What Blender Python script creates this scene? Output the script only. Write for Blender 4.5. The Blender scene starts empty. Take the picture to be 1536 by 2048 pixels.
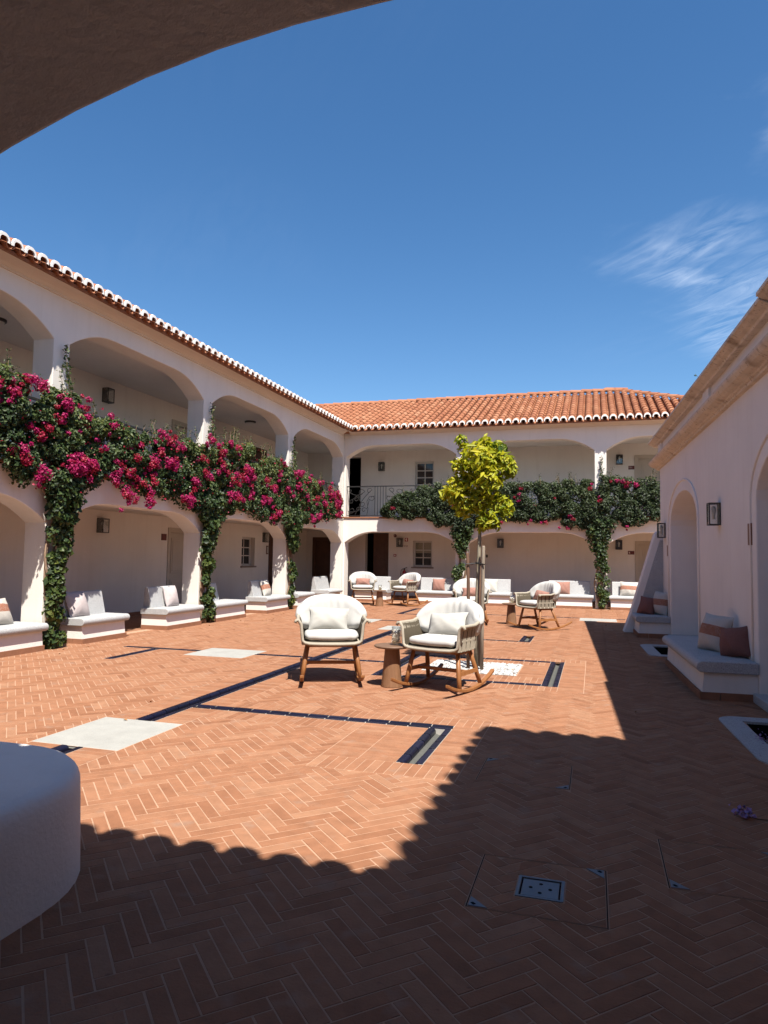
import bpy, math, random
import numpy as np
from mathutils import Matrix, Vector

random.seed(7)
rng = np.random.default_rng(11)
R = math.radians
sc = bpy.context.scene
C = bpy.context.scene.collection

# ------------------------------------------------------------------ camera
FPX = 1385.0
CAM_H = 1.55
right = Vector((0.958028, -0.286322, 0.014142))
cam = bpy.data.cameras.new('camera')
cam_o = bpy.data.objects.new('camera', cam)
C.objects.link(cam_o)
def set_camera():
    d1 = np.array([1187 - 768, 1119 - 1024, FPX]); d1 = d1 / np.linalg.norm(d1)
    v2 = np.array([-3752 - 768, 1049 - 1024, FPX]); v2 = v2 / np.linalg.norm(v2)
    x = -(v2 - d1 * (v2 @ d1)); x = x / np.linalg.norm(x)
    z = np.cross(x, d1)
    M = np.stack([x, d1, z], 1)            # camera (right, down, forward) from world
    r, d, f = M[0], M[1], M[2]
    cam_o.matrix_world = Matrix(((r[0], -d[0], -f[0], 0), (r[1], -d[1], -f[1], 0),
                                 (r[2], -d[2], -f[2], CAM_H), (0, 0, 0, 1)))
set_camera()
cam.sensor_fit = 'HORIZONTAL'
cam.sensor_width = 36.0
cam.lens = FPX / 1536 * 36
cam.clip_start = 0.05
cam.clip_end = 2000
sc.camera = cam_o

# ------------------------------------------------------------------ sky, sun, exposure
SUN = Vector((0.34, -0.47, 1.0)).normalized()
w = bpy.data.worlds.new('World'); sc.world = w; w.use_nodes = True
nt = w.node_tree; nt.nodes.clear()
def N(tree, t, **k):
    n = tree.nodes.new(t)
    for a, b in k.items(): setattr(n, a, b)
    return n
sky = N(nt, 'ShaderNodeTexSky', sky_type='NISHITA', sun_disc=False)
sky.sun_elevation = math.asin(SUN.z)
sky.sun_rotation = math.atan2(SUN.x, SUN.y)
sky.altitude = 100; sky.air_density = 1.0; sky.dust_density = 0.35; sky.ozone_density = 2.6
bg = N(nt, 'ShaderNodeBackground'); bg.inputs['Strength'].default_value = 0.070
out = N(nt, 'ShaderNodeOutputWorld')
tc = N(nt, 'ShaderNodeTexCoord')
sep = N(nt, 'ShaderNodeSeparateXYZ'); nt.links.new(tc.outputs['Generated'], sep.inputs[0])
mx = N(nt, 'ShaderNodeMath', operation='MAXIMUM'); nt.links.new(sep.outputs['Z'], mx.inputs[0]); mx.inputs[1].default_value = 0.06
dx = N(nt, 'ShaderNodeMath', operation='DIVIDE'); nt.links.new(sep.outputs['X'], dx.inputs[0]); nt.links.new(mx.outputs[0], dx.inputs[1])
dy = N(nt, 'ShaderNodeMath', operation='DIVIDE'); nt.links.new(sep.outputs['Y'], dy.inputs[0]); nt.links.new(mx.outputs[0], dy.inputs[1])
cb = N(nt, 'ShaderNodeCombineXYZ'); nt.links.new(dx.outputs[0], cb.inputs[0]); nt.links.new(dy.outputs[0], cb.inputs[1])
# cirrus: fibrous streaks gated by broad patches, over the whole dome
mp = N(nt, 'ShaderNodeMapping', vector_type='TEXTURE'); nt.links.new(cb.outputs[0], mp.inputs[0])
mp.inputs['Rotation'].default_value = (0, 0, R(-52)); mp.inputs['Scale'].default_value = (0.50, 0.15, 1); mp.inputs['Location'].default_value = (0.4, 1.9, 0)
n1 = N(nt, 'ShaderNodeTexNoise'); n1.inputs['Scale'].default_value = 1.5; n1.inputs['Detail'].default_value = 9; n1.inputs['Roughness'].default_value = 0.62; n1.inputs['Distortion'].default_value = 1.1
nt.links.new(mp.outputs[0], n1.inputs['Vector'])
n2 = N(nt, 'ShaderNodeTexNoise'); n2.inputs['Scale'].default_value = 0.55; n2.inputs['Detail'].default_value = 3
mp2 = N(nt, 'ShaderNodeMapping'); nt.links.new(cb.outputs[0], mp2.inputs[0]); mp2.inputs['Location'].default_value = (3.1, -0.5, 0)
nt.links.new(mp2.outputs[0], n2.inputs['Vector'])
r1 = N(nt, 'ShaderNodeMapRange'); nt.links.new(n1.outputs['Fac'], r1.inputs[0])
r1.inputs[1].default_value = 0.36; r1.inputs[2].default_value = 0.80
r2 = N(nt, 'ShaderNodeMapRange'); nt.links.new(n2.outputs['Fac'], r2.inputs[0])
r2.inputs[1].default_value = 0.50; r2.inputs[2].default_value = 0.66
# cirrus banks with ragged outlines
wn = N(nt, 'ShaderNodeTexNoise'); wn.inputs['Scale'].default_value = 4.5; wn.inputs['Detail'].default_value = 5; nt.links.new(cb.outputs[0], wn.inputs['Vector'])
ws = N(nt, 'ShaderNodeVectorMath', operation='SUBTRACT'); nt.links.new(wn.outputs['Color'], ws.inputs[0]); ws.inputs[1].default_value = (0.5, 0.5, 0.5)
wm = N(nt, 'ShaderNodeVectorMath', operation='SCALE'); nt.links.new(ws.outputs[0], wm.inputs[0]); wm.inputs['Scale'].default_value = 0.38
warp = N(nt, 'ShaderNodeVectorMath', operation='ADD'); nt.links.new(cb.outputs[0], warp.inputs[0]); nt.links.new(wm.outputs[0], warp.inputs[1])
def bank(x, y, rx, ry, rot):
    m = N(nt, 'ShaderNodeMapping', vector_type='TEXTURE'); nt.links.new(cb.outputs[0], m.inputs[0])
    nt.links.new(warp.outputs[0], m.inputs[0])
    m.inputs['Location'].default_value = (x, y, 0); m.inputs['Rotation'].default_value = (0, 0, rot); m.inputs['Scale'].default_value = (rx, ry, 1)
    g = N(nt, 'ShaderNodeTexGradient', gradient_type='SPHERICAL'); nt.links.new(m.outputs[0], g.inputs[0])
    return g.outputs['Fac']
def mth(op, a, b, clamp=False):
    m = N(nt, 'ShaderNodeMath', operation=op); m.use_clamp = clamp
    for i, v in enumerate((a, b)):
        if isinstance(v, (int, float)): m.inputs[i].default_value = v
        else: nt.links.new(v, m.inputs[i])
    return m.outputs[0]
BANKS = [(0.27, 2.33, 0.36, 0.26, R(-50)), (0.36, 2.60, 0.34, 0.14, R(25)), (0.62, 2.85, 0.42, 0.75, R(-20)), (0.58, 3.3, 0.32, 0.7, R(-15)), (0.44, 1.72, 0.14, 0.26, R(-20)), (-2.6, 1.9, 0.7, 0.4, R(20)), (1.9, -1.6, 0.8, 0.5, R(-40)), (-1.4, -2.8, 0.6, 0.9, R(10)), (2.4, 1.2, 0.6, 0.8, R(-30))]
acc = None
for b in BANKS:
    f = mth('POWER', bank(*b), 1.35)
    acc = f if acc is None else mth('MAXIMUM', acc, f)
acc = mth('MAXIMUM', acc, mth('MULTIPLY', r2.outputs[0], 0.04))
cl = mth('MULTIPLY', mth('MULTIPLY', r1.outputs[0], acc), 0.42, True)
mixc = N(nt, 'ShaderNodeMix', data_type='RGBA'); nt.links.new(cl, mixc.inputs['Factor'])
hsv = N(nt, 'ShaderNodeHueSaturation'); hsv.inputs['Saturation'].default_value = 1.24; hsv.inputs['Value'].default_value = 1.0
nt.links.new(sky.outputs[0], hsv.inputs['Color'])
nt.links.new(hsv.outputs[0], mixc.inputs['A']); mixc.inputs['B'].default_value = (8.5, 9.2, 10.2, 1)
nt.links.new(mixc.outputs['Result'], bg.inputs['Color']); nt.links.new(bg.outputs[0], out.inputs['Surface'])

sun = bpy.data.lights.new('sun', 'SUN'); sun.energy = 4.6; sun.angle = R(0.53); sun.color = (1.0, 0.945, 0.86)
sun_o = bpy.data.objects.new('sun', sun); C.objects.link(sun_o)
sun_o.rotation_euler = SUN.to_track_quat('Z', 'Y').to_euler(); sun_o.location = (6, -8, 20)

sc.view_settings.view_transform = 'Standard'; sc.view_settings.look = 'None'
sc.view_settings.exposure = 1.2; sc.view_settings.gamma = 1.0; sc.view_settings.use_curve_mapping = False
sc.render.engine = 'CYCLES'; sc.cycles.use_denoising = True

# ------------------------------------------------------------------ materials
MATS = {}
def mat(name, col, rough=0.8, var=0.08, vscale=3.0, bump=0.0, bscale=40.0, spec=0.3, metal=0.0, tint=None, speck=None, obj_space=False, streak=0):
    m = bpy.data.materials.new(name); m.use_nodes = True; t = m.node_tree
    p = t.nodes['Principled BSDF']
    p.inputs['Roughness'].default_value = rough; p.inputs['Metallic'].default_value = metal
    p.inputs['Specular IOR Level'].default_value = spec
    if obj_space:
        pos = N(t, 'ShaderNodeTexCoord').outputs['Object']
    else:
        pos = N(t, 'ShaderNodeNewGeometry').outputs['Position']
    def noise(scale, detail=5, rgh=0.6):
        n = N(t, 'ShaderNodeTexNoise'); n.inputs['Scale'].default_value = scale; n.inputs['Detail'].default_value = detail; n.inputs['Roughness'].default_value = rgh
        t.links.new(pos, n.inputs['Vector']); return n
    c = None
    if tint:
        at = N(t, 'ShaderNodeAttribute', attribute_name='tint')
        rp = N(t, 'ShaderNodeValToRGB'); t.links.new(at.outputs['Fac'], rp.inputs[0])
        els = rp.color_ramp.elements
        for i, cc in enumerate(tint):
            e = els[i] if i < 2 else els.new(0.5)
        for i, cc in enumerate(tint):
            els[i].position = i / (len(tint) - 1); els[i].color = (*cc, 1)
        c = rp.outputs[0]
    else:
        rgb = N(t, 'ShaderNodeRGB'); rgb.outputs[0].default_value = (*col, 1); c = rgb.outputs[0]
    if speck:
        for (scale, lo, hi, sc_col) in speck:
            n = noise(scale, 2, 0.5)
            mr = N(t, 'ShaderNodeMapRange'); t.links.new(n.outputs['Fac'], mr.inputs[0]); mr.inputs[1].default_value = lo; mr.inputs[2].default_value = hi
            mm = N(t, 'ShaderNodeMix', data_type='RGBA'); t.links.new(mr.outputs[0], mm.inputs['Factor']); t.links.new(c, mm.inputs['A']); mm.inputs['B'].default_value = (*sc_col, 1)
            c = mm.outputs['Result']
    if var:
        n = noise(vscale)
        mr = N(t, 'ShaderNodeMapRange'); t.links.new(n.outputs['Fac'], mr.inputs[0]); mr.inputs[1].default_value = 0.25; mr.inputs[2].default_value = 0.75
        mr.inputs[3].default_value = 1 - var; mr.inputs[4].default_value = 1 + var
        h = N(t, 'ShaderNodeHueSaturation'); t.links.new(mr.outputs[0], h.inputs['Value']); t.links.new(c, h.inputs['Color'])
        c = h.outputs[0]
    t.links.new(c, p.inputs['Base Color'])
    if streak:
        mp_ = N(t, 'ShaderNodeMapping'); t.links.new(pos, mp_.inputs[0]); mp_.inputs['Scale'].default_value = (5, 5, 0.35)
        n = N(t, 'ShaderNodeTexNoise'); n.inputs['Scale'].default_value = 1.6; n.inputs['Detail'].default_value = 6; t.links.new(mp_.outputs[0], n.inputs['Vector'])
        mr = N(t, 'ShaderNodeMapRange'); t.links.new(n.outputs['Fac'], mr.inputs[0]); mr.inputs[1].default_value = 0.52; mr.inputs[2].default_value = 0.78; mr.inputs[4].default_value = streak
        mm = N(t, 'ShaderNodeMix', data_type='RGBA'); t.links.new(mr.outputs[0], mm.inputs['Factor']); t.links.new(c, mm.inputs['A']); mm.inputs['B'].default_value = (0.40, 0.34, 0.27, 1)
        t.links.new(mm.outputs['Result'], p.inputs['Base Color'])
    if bump:
        n = noise(bscale, 4, 0.6)
        b = N(t, 'ShaderNodeBump'); b.inputs['Strength'].default_value = bump; b.inputs['Distance'].default_value = 0.01
        t.links.new(n.outputs['Fac'], b.inputs['Height']); t.links.new(b.outputs[0], p.inputs['Normal'])
    MATS[name] = m
    m['p'] = 1
    return m
def leafmat(name, tint, trans=0.35, rough=0.5, tr_gain=1.0):
    m = mat(name, (0, 0, 0), rough=rough, var=0.0, tint=tint, spec=0.35)
    t = m.node_tree; p = t.nodes['Principled BSDF']
    src = p.inputs['Base Color'].links[0].from_socket
    tr = N(t, 'ShaderNodeBsdfTranslucent'); t.links.new(src, tr.inputs['Color'])
    mx_ = N(t, 'ShaderNodeMixShader'); mx_.inputs[0].default_value = trans
    t.links.new(p.outputs[0], mx_.inputs[1]); t.links.new(tr.outputs[0], mx_.inputs[2])
    t.links.new(mx_.outputs[0], t.nodes['Material Output'].inputs['Surface'])
    return m
WHITE = (0.68, 0.635, 0.58)
mat('plaster', WHITE, 0.9, 0.045, 1.3, 0.3, 45, spec=0.15, streak=0.12)
mat('plaster_rough', (0.70, 0.655, 0.60), 0.95, 0.08, 2.2, 0.6, 34, spec=0.1, streak=0.18)
mat('plaster_pink', (0.70, 0.662, 0.615), 0.9, 0.05, 1.1, 0.3, 45, spec=0.15, streak=0.12)
mat('cornice_paint', (0.60, 0.54, 0.47), 0.9, 0.05, 2, 0.2, 40, spec=0.15)
mat('limestone', (0.57, 0.49, 0.395), 0.92, 0.16, 3.5, 0.5, 30, spec=0.15, speck=[(2.6, 0.60, 0.84, (0.24, 0.18, 0.13)), (22, 0.60, 0.78, (0.19, 0.14, 0.095))])
mat('granite', (0.37, 0.372, 0.37), 0.8, 0.06, 4, 0.35, 110, spec=0.3, speck=[(120, 0.54, 0.66, (0.20, 0.20, 0.205)), (90, 0.57, 0.70, (0.50, 0.50, 0.495))])
mat('slab_stone', (0.31, 0.305, 0.28), 0.8, 0.13, 3.5, 0.2, 70, spec=0.25, speck=[(140, 0.55, 0.72, (0.23, 0.23, 0.22))])
mat('brick', (0, 0, 0), 0.85, 0.17, 8, 0.35, 70, spec=0.2, tint=[(0.205, 0.088, 0.045), (0.262, 0.121, 0.065), (0.292, 0.150, 0.086)], speck=[(5.5, 0.60, 0.80, (0.26, 0.155, 0.105)), (26, 0.68, 0.84, (0.17, 0.08, 0.05))])
mat('mortar', (0.37, 0.228, 0.152), 0.95, 0.10, 6, 0.3, 60, spec=0.1)
mat('terracotta', (0.25, 0.115, 0.065), 0.85, 0.14, 7, 0.25, 50, spec=0.2)
mat('gallery_tile', (0.25, 0.125, 0.07), 0.8, 0.1, 4, 0.2, 40, spec=0.2)
mat('roof_tile', (0, 0, 0), 0.8, 0.10, 6, 0.25, 60, spec=0.2, tint=[(0.245, 0.092, 0.046), (0.315, 0.130, 0.066), (0.36, 0.175, 0.098)])
mat('lime_cap', (0.70, 0.68, 0.65), 0.9, 0.08, 14, 0.4, 60, spec=0.1)
mat('iron', (0.018, 0.017, 0.017), 0.55, 0.05, 8, 0, spec=0.4)
mat('dark_metal', (0.03, 0.028, 0.026), 0.45, 0.05, 8, 0, spec=0.5)
mat('bronze', (0.16, 0.075, 0.045), 0.5, 0.15, 30, 0, spec=0.5)
mat('plaque_red', (0.11, 0.022, 0.018), 0.5, 0.1, 20, 0, spec=0.4)
mat('door_cream', (0.43, 0.375, 0.31), 0.6, 0.04, 3, 0.05, 30, spec=0.3)
mat('door_brown', (0.09, 0.045, 0.03), 0.55, 0.2, 5, 0.1, 40, spec=0.3)
mat('interior_shade', (0.02, 0.018, 0.016), 0.9, 0.1, 3, 0, spec=0.1)  # near-black colour standing in for the shade of interiors
mat('window_paint', (0.50, 0.475, 0.44), 0.5, 0.03, 4, 0, spec=0.4)
mat('glass_dark', (0.02, 0.022, 0.024), 0.06, 0.1, 2, 0, spec=0.5)
mat('blind', (0.33, 0.29, 0.22), 0.8, 0.08, 6, 0, spec=0.1)
mat('sill_stone', (0.22, 0.17, 0.14), 0.85, 0.1, 8, 0.2, 60, spec=0.2)
mat('blue_glaze', (0, 0, 0), 0.38, 0.1, 9, 0.1, 40, spec=0.22, tint=[(0.0045, 0.005, 0.012), (0.0055, 0.006, 0.018), (0.008, 0.0085, 0.023)])
mat('trough_zinc', (0.085, 0.085, 0.075), 0.6, 0.18, 12, 0.1, 50, spec=0.35)
mat('grout', (0.38, 0.36, 0.33), 0.9, 0.1, 10, 0)
mat('steel', (0.17, 0.185, 0.20), 0.5, 0.12, 14, 0.05, 60, spec=0.5, metal=0.6)
mat('gap_shade', (0.006, 0.006, 0.006), 0.9, 0, 1, 0, spec=0.1)  # near-black standing in for shade inside gaps, slots and holes
mat('soil', (0.012, 0.010, 0.008), 1.0, 0.3, 30, 0.8, 60, spec=0.05)
mat('pebble', (0, 0, 0), 0.75, 0.06, 20, 0.1, 80, spec=0.25, tint=[(0.14, 0.135, 0.13), (0.40, 0.395, 0.385), (0.50, 0.49, 0.48)])
def wood(name, a, b, rough=0.5, scale=(2, 2, 16)):
    m = bpy.data.materials.new(name); m.use_nodes = True; t = m.node_tree; p = t.nodes['Principled BSDF']
    tcn = N(t, 'ShaderNodeTexCoord'); mpn = N(t, 'ShaderNodeMapping'); mpn.inputs['Scale'].default_value = scale
    t.links.new(tcn.outputs['Object'], mpn.inputs[0])
    n = N(t, 'ShaderNodeTexNoise'); n.inputs['Scale'].default_value = 3; n.inputs['Detail'].default_value = 6; n.inputs['Distortion'].default_value = 0.6
    t.links.new(mpn.outputs[0], n.inputs['Vector'])
    rp = N(t, 'ShaderNodeValToRGB'); t.links.new(n.outputs['Fac'], rp.inputs[0])
    rp.color_ramp.elements[0].position = 0.3; rp.color_ramp.elements[0].color = (*a, 1)
    rp.color_ramp.elements[1].position = 0.7; rp.color_ramp.elements[1].color = (*b, 1)
    t.links.new(rp.outputs[0], p.inputs['Base Color']); p.inputs['Roughness'].default_value = rough; p.inputs['Specular IOR Level'].default_value = 0.35
    bmp = N(t, 'ShaderNodeBump'); bmp.inputs['Strength'].default_value = 0.15; bmp.inputs['Distance'].default_value = 0.004
    t.links.new(n.outputs['Fac'], bmp.inputs['Height']); t.links.new(bmp.outputs[0], p.inputs['Normal'])
    MATS[name] = m
wood('teak', (0.20, 0.078, 0.024), (0.27, 0.118, 0.042), 0.5, (9, 9, 2))
wood('teak_table', (0.155, 0.076, 0.038), (0.225, 0.118, 0.062), 0.55, (14, 14, 1.2))
wood('teak_top', (0.125, 0.070, 0.042), (0.17, 0.10, 0.062), 0.6, (2, 16, 4))
wood('stake_brown', (0.075, 0.04, 0.025), (0.15, 0.085, 0.055), 0.85, (12, 12, 1.5))
wood('stake_grey', (0.16, 0.13, 0.10), (0.27, 0.22, 0.17), 0.9, (12, 12, 1.5))
wood('bark', (0.15, 0.13, 0.085), (0.33, 0.29, 0.22), 0.9, (10, 10, 5))
wood('vine_bark', (0.14, 0.085, 0.055), (0.30, 0.21, 0.14), 0.95, (10, 10, 3))
mat('cushion_white', (0.425, 0.418, 0.398), 0.9, 0.03, 6, 0.12, 260, spec=0.15, obj_space=True)
mat('pillow_white', (0.40, 0.388, 0.355), 0.9, 0.04, 8, 0.25, 120, spec=0.15, obj_space=True)
mat('cushion_cream', (0.45, 0.425, 0.38), 0.9, 0.05, 8, 0.2, 220, spec=0.15, obj_space=True)
mat('cushion_pink', (0.285, 0.150, 0.118), 0.95, 0.12, 60, 0.3, 200, spec=0.1, obj_space=True)
mat('cushion_brown', (0.19, 0.088, 0.072), 0.95, 0.12, 60, 0.3, 200, spec=0.1, obj_space=True)
mat('cushion_lilac', (0.44, 0.385, 0.375), 0.95, 0.05, 20, 0.25, 200, spec=0.1, obj_space=True)
def banded(name, base, band, z0, z1):
    m = mat(name, base, 0.95, 0.05, 12, 0.25, 200, spec=0.1, obj_space=True); t = m.node_tree; p = t.nodes['Principled BSDF']
    src = p.inputs['Base Color'].links[0].from_socket
    tcn = N(t, 'ShaderNodeTexCoord'); s = N(t, 'ShaderNodeSeparateXYZ'); t.links.new(tcn.outputs['Object'], s.inputs[0])
    def op(o, a, b):
        q = N(t, 'ShaderNodeMath', operation=o)
        for i, v in enumerate((a, b)):
            if isinstance(v, (int, float)): q.inputs[i].default_value = v
            else: t.links.new(v, q.inputs[i])
        return q.outputs[0]
    inb = op('MULTIPLY', op('GREATER_THAN', s.outputs['Z'], z0), op('LESS_THAN', s.outputs['Z'], z1))
    vo = N(t, 'ShaderNodeTexVoronoi'); vo.inputs['Scale'].default_value = 70; t.links.new(tcn.outputs['Object'], vo.inputs['Vector'])
    fac = op('MULTIPLY', inb, op('SUBTRACT', 1.0, op('MULTIPLY', op('LESS_THAN', vo.outputs['Distance'], 0.3), 0.6)))
    q = N(t, 'ShaderNodeMix', data_type='RGBA'); t.links.new(fac, q.inputs['Factor']); t.links.new(src, q.inputs['A']); q.inputs['B'].default_value = (*band, 1)
    t.links.new(q.outputs['Result'], p.inputs['Base Color'])
banded('cushion_banded', (0.44, 0.41, 0.365), (0.28, 0.125, 0.08), -0.04, 0.09)
mat('rope', (0.33, 0.295, 0.235), 0.9, 0.10, 60, 0.4, 220, spec=0.1, obj_space=True)
mat('rope_back', (0.085, 0.07, 0.05), 0.95, 0.10, 60, 0.3, 120, spec=0.1, obj_space=True)
mat('red_paint', (0.30, 0.012, 0.015), 0.35, 0.05, 10, 0, spec=0.5)
mat('sign_white', (0.75, 0.73, 0.70), 0.6, 0.03, 10, 0)
mat('rubber', (0.015, 0.014, 0.014), 0.6, 0.05, 10, 0)
mat('shell_white', (0, 0, 0), 0.6, 0.1, 60, 0.1, 100, tint=[(0.80, 0.76, 0.70), (0.74, 0.66, 0.56), (0.45, 0.36, 0.16)])
mat('lilac_petal', (0.30, 0.19, 0.38), 0.7, 0.15, 80, 0)
mat('dry_leaf', (0.28, 0.15, 0.06), 0.9, 0.2, 60, 0)
leafmat('leaf_bougain', [(0.0155, 0.031, 0.0109), (0.0403, 0.0698, 0.0201), (0.0814, 0.1085, 0.0271), (0.155, 0.1589, 0.0387)], 0.30)
leafmat('leaf_dark', [(0.0179, 0.0299, 0.0109), (0.0409, 0.0613, 0.0199), (0.0697, 0.0861, 0.0274)], 0.25)
leafmat('leaf_ivy', [(0.017, 0.0325, 0.0093), (0.0387, 0.0683, 0.017), (0.093, 0.1201, 0.0232), (0.186, 0.186, 0.031)], 0.30)
leafmat('leaf_citrus', [(0.0482, 0.1059, 0.0115), (0.1925, 0.2502, 0.0115), (0.3465, 0.3562, 0.0115), (0.5005, 0.4427, 0.0192)], 0.42)
leafmat('bract', [(0.2635, 0.0047, 0.0581), (0.3875, 0.0093, 0.1008), (0.4805, 0.0232, 0.155)], 0.40)
leafmat('bract_red', [(0.203, 0.0087, 0.0145), (0.348, 0.013, 0.0399), (0.406, 0.0145, 0.0798)], 0.40)
def glassmat():
    m = bpy.data.materials.new('clear_glass'); m.use_nodes = True; t = m.node_tree; p = t.nodes['Principled BSDF']
    t.nodes.remove(p)
    g = N(t, 'ShaderNodeBsdfGlossy'); g.inputs['Roughness'].default_value = 0.04
    tr = N(t, 'ShaderNodeBsdfTransparent'); tr.inputs['Color'].default_value = (0.95, 0.965, 0.96, 1)
    fr = N(t, 'ShaderNodeLayerWeight'); fr.inputs[0].default_value = 0.22
    mr_ = N(t, 'ShaderNodeMapRange'); t.links.new(fr.outputs['Facing'], mr_.inputs[0]); mr_.inputs[3].default_value = 0.05; mr_.inputs[4].default_value = 0.55
    q = N(t, 'ShaderNodeMixShader'); t.links.new(mr_.outputs[0], q.inputs[0]); t.links.new(tr.outputs[0], q.inputs[1]); t.links.new(g.outputs[0], q.inputs[2])
    t.links.new(q.outputs[0], t.nodes['Material Output'].inputs['Surface'])
    MATS['clear_glass'] = m
glassmat()
mat('lamp_glass', (0.10, 0.10, 0.10), 0.25, 0.1, 8, 0, spec=0.5)
mat('bulb', (0.55, 0.53, 0.48), 0.4, 0, 1, 0)

# ------------------------------------------------------------------ mesh helpers
class MB:
    def __init__(s): s.v = []; s.f = []; s.t = []
    def add(s, vs, fs, tint=None):
        o = len(s.v); s.v.extend([tuple(p) for p in vs]); s.f.extend([tuple(i + o for i in f) for f in fs])
        s.t.extend([0.5 if tint is None else tint] * len(vs))
        return s
    def box(s, a, b, tint=None):
        x0, y0, z0 = a; x1, y1, z1 = b
        return s.add([(x0, y0, z0), (x1, y0, z0), (x1, y1, z0), (x0, y1, z0), (x0, y0, z1), (x1, y0, z1), (x1, y1, z1), (x0, y1, z1)],
                     [(0, 3, 2, 1), (4, 5, 6, 7), (0, 1, 5, 4), (1, 2, 6, 5), (2, 3, 7, 6), (3, 0, 4, 7)], tint)
    def prism(s, poly, fn, d0, d1, tint=None):
        n = len(poly)
        vs = [fn(a, b, d0) for a, b in poly] + [fn(a, b, d1) for a, b in poly]
        fs = [tuple(range(n))[::-1], tuple(range(n, 2 * n))] + [(i, (i + 1) % n, n + (i + 1) % n, n + i) for i in range(n)]
        return s.add(vs, fs, tint)
    def tube(s, path, r, n=8, cap=True, tint=None):
        P = [Vector(p) for p in path]; k = len(P)
        rr = r if isinstance(r, (list, tuple)) else [r] * k
        T = [(P[min(i + 1, k - 1)] - P[max(i - 1, 0)]).normalized() for i in range(k)]
        up = Vector((0, 0, 1)) if abs(T[0].z) < 0.9 else Vector((1, 0, 0))
        nrm = T[0].cross(up).normalized(); vs = []
        for i in range(k):
            nrm = (nrm - T[i] * nrm.dot(T[i]))
            nrm = nrm.normalized() if nrm.length > 1e-6 else T[i].orthogonal().normalized()
            bn = T[i].cross(nrm)
            for j in range(n):
                a = 2 * math.pi * j / n
                vs.append(P[i] + (nrm * math.cos(a) + bn * math.sin(a)) * rr[i])
        fs = [(i * n + j, i * n + (j + 1) % n, (i + 1) * n + (j + 1) % n, (i + 1) * n + j) for i in range(k - 1) for j in range(n)]
        if cap: fs += [tuple(range(n))[::-1], tuple(range((k - 1) * n, k * n))]
        return s.add(vs, fs, tint)
    def lathe(s, prof, n=24, c=(0, 0, 0), tint=None):
        vs = [(c[0] + r * math.cos(2 * math.pi * j / n), c[1] + r * math.sin(2 * math.pi * j / n), c[2] + z) for r, z in prof for j in range(n)]
        k = len(prof)
        fs = [(i * n + j, i * n + (j + 1) % n, (i + 1) * n + (j + 1) % n, (i + 1) * n + j) for i in range(k - 1) for j in range(n)]
        fs += [tuple(range(n))[::-1], tuple(range((k - 1) * n, k * n))]
        return s.add(vs, fs, tint)
    def mesh(s, name):
        m = bpy.data.meshes.new(name); m.from_pydata(s.v, [], s.f); m.update()
        a = m.attributes.new('tint', 'FLOAT', 'POINT'); a.data.foreach_set('value', np.array(s.t, dtype=np.float32))
        return m
def xform(vs, M): return [tuple(M @ Vector(v)) for v in vs]
def obj(name, mb, m, parent=None, smooth=False, bevel=0, world=False, label=None, kind=None):
    me = mb.mesh(name) if isinstance(mb, MB) else mb
    if m and not me.materials: me.materials.append(MATS[m])
    o = bpy.data.objects.new(name, me); C.objects.link(o)
    if smooth:
        me.polygons.foreach_set('use_smooth', [True] * len(me.polygons))
    if bevel:
        b = o.modifiers.new('soft_edges', 'BEVEL'); b.width = bevel; b.segments = 2; b.limit_method = 'ANGLE'; b.angle_limit = R(38)
    if parent:
        o.parent = parent
        if world: o.matrix_parent_inverse = parent.matrix_basis.inverted()
    if label: o['label'] = label
    if kind: o['kind'] = kind
    return o
def thing(name, label, cat, loc=(0, 0, 0), rz=0, group=None):
    o = bpy.data.objects.new(name, None); C.objects.link(o); o.empty_display_size = 0.2
    o.location = loc; o.rotation_euler = (0, 0, rz); o['label'] = label; o['category'] = cat
    if group: o['group'] = group
    return o
def tag(o, label, cat, group=None):
    o['label'] = label; o['category'] = cat
    if group: o['group'] = group
    return o
def structure(o): o['kind'] = 'structure'; return o
def copy_tree(o, parent=None):
    c = o.copy(); C.objects.link(c); c.parent = parent
    for ch in list(o.children): copy_tree(ch, c)
    return c
def leaf_mesh(name, P, Nn, size, wr, tint, matname, fold=0.25):
    """P centres, Nn outward normals, each leaf a folded pointed blade of four triangles"""
    n = len(P)
    rnd = rng.normal(size=(n, 3)); T = rnd - (rnd * Nn).sum(1, keepdims=True) * Nn; T /= np.linalg.norm(T, axis=1, keepdims=True) + 1e-9
    B = np.cross(Nn, T)
    L = size[:, None]; W = (size * wr)[:, None]
    base = P - T * L * 0.5; tip = P + T * L * 0.5 - Nn * L * 0.12
    mid = P + T * L * -0.05
    l = mid + B * W * 0.5 + Nn * W * fold; r = mid - B * W * 0.5 + Nn * W * fold
    V = np.stack([base, l, tip, r], 1).reshape(-1, 3)
    idx = np.arange(n)[:, None] * 4
    F = np.concatenate([idx + np.array([0, 2, 1]), idx + np.array([0, 3, 2])], 1).reshape(-1, 3)
    me = bpy.data.meshes.new(name)
    me.vertices.add(len(V)); me.vertices.foreach_set('co', V.astype(np.float32).ravel())
    me.loops.add(F.size); me.loops.foreach_set('vertex_index', F.astype(np.int32).ravel())
    me.polygons.add(len(F)); me.polygons.foreach_set('loop_start', np.arange(0, F.size, 3, dtype=np.int32))
    me.update(calc_edges=True)
    a = me.attributes.new('tint', 'FLOAT', 'POINT'); a.data.foreach_set('value', np.repeat(tint, 4).astype(np.float32))
    me.materials.append(MATS[matname])
    return me
def unit(a): return a / (np.linalg.norm(a, axis=1, keepdims=True) + 1e-9)

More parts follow.
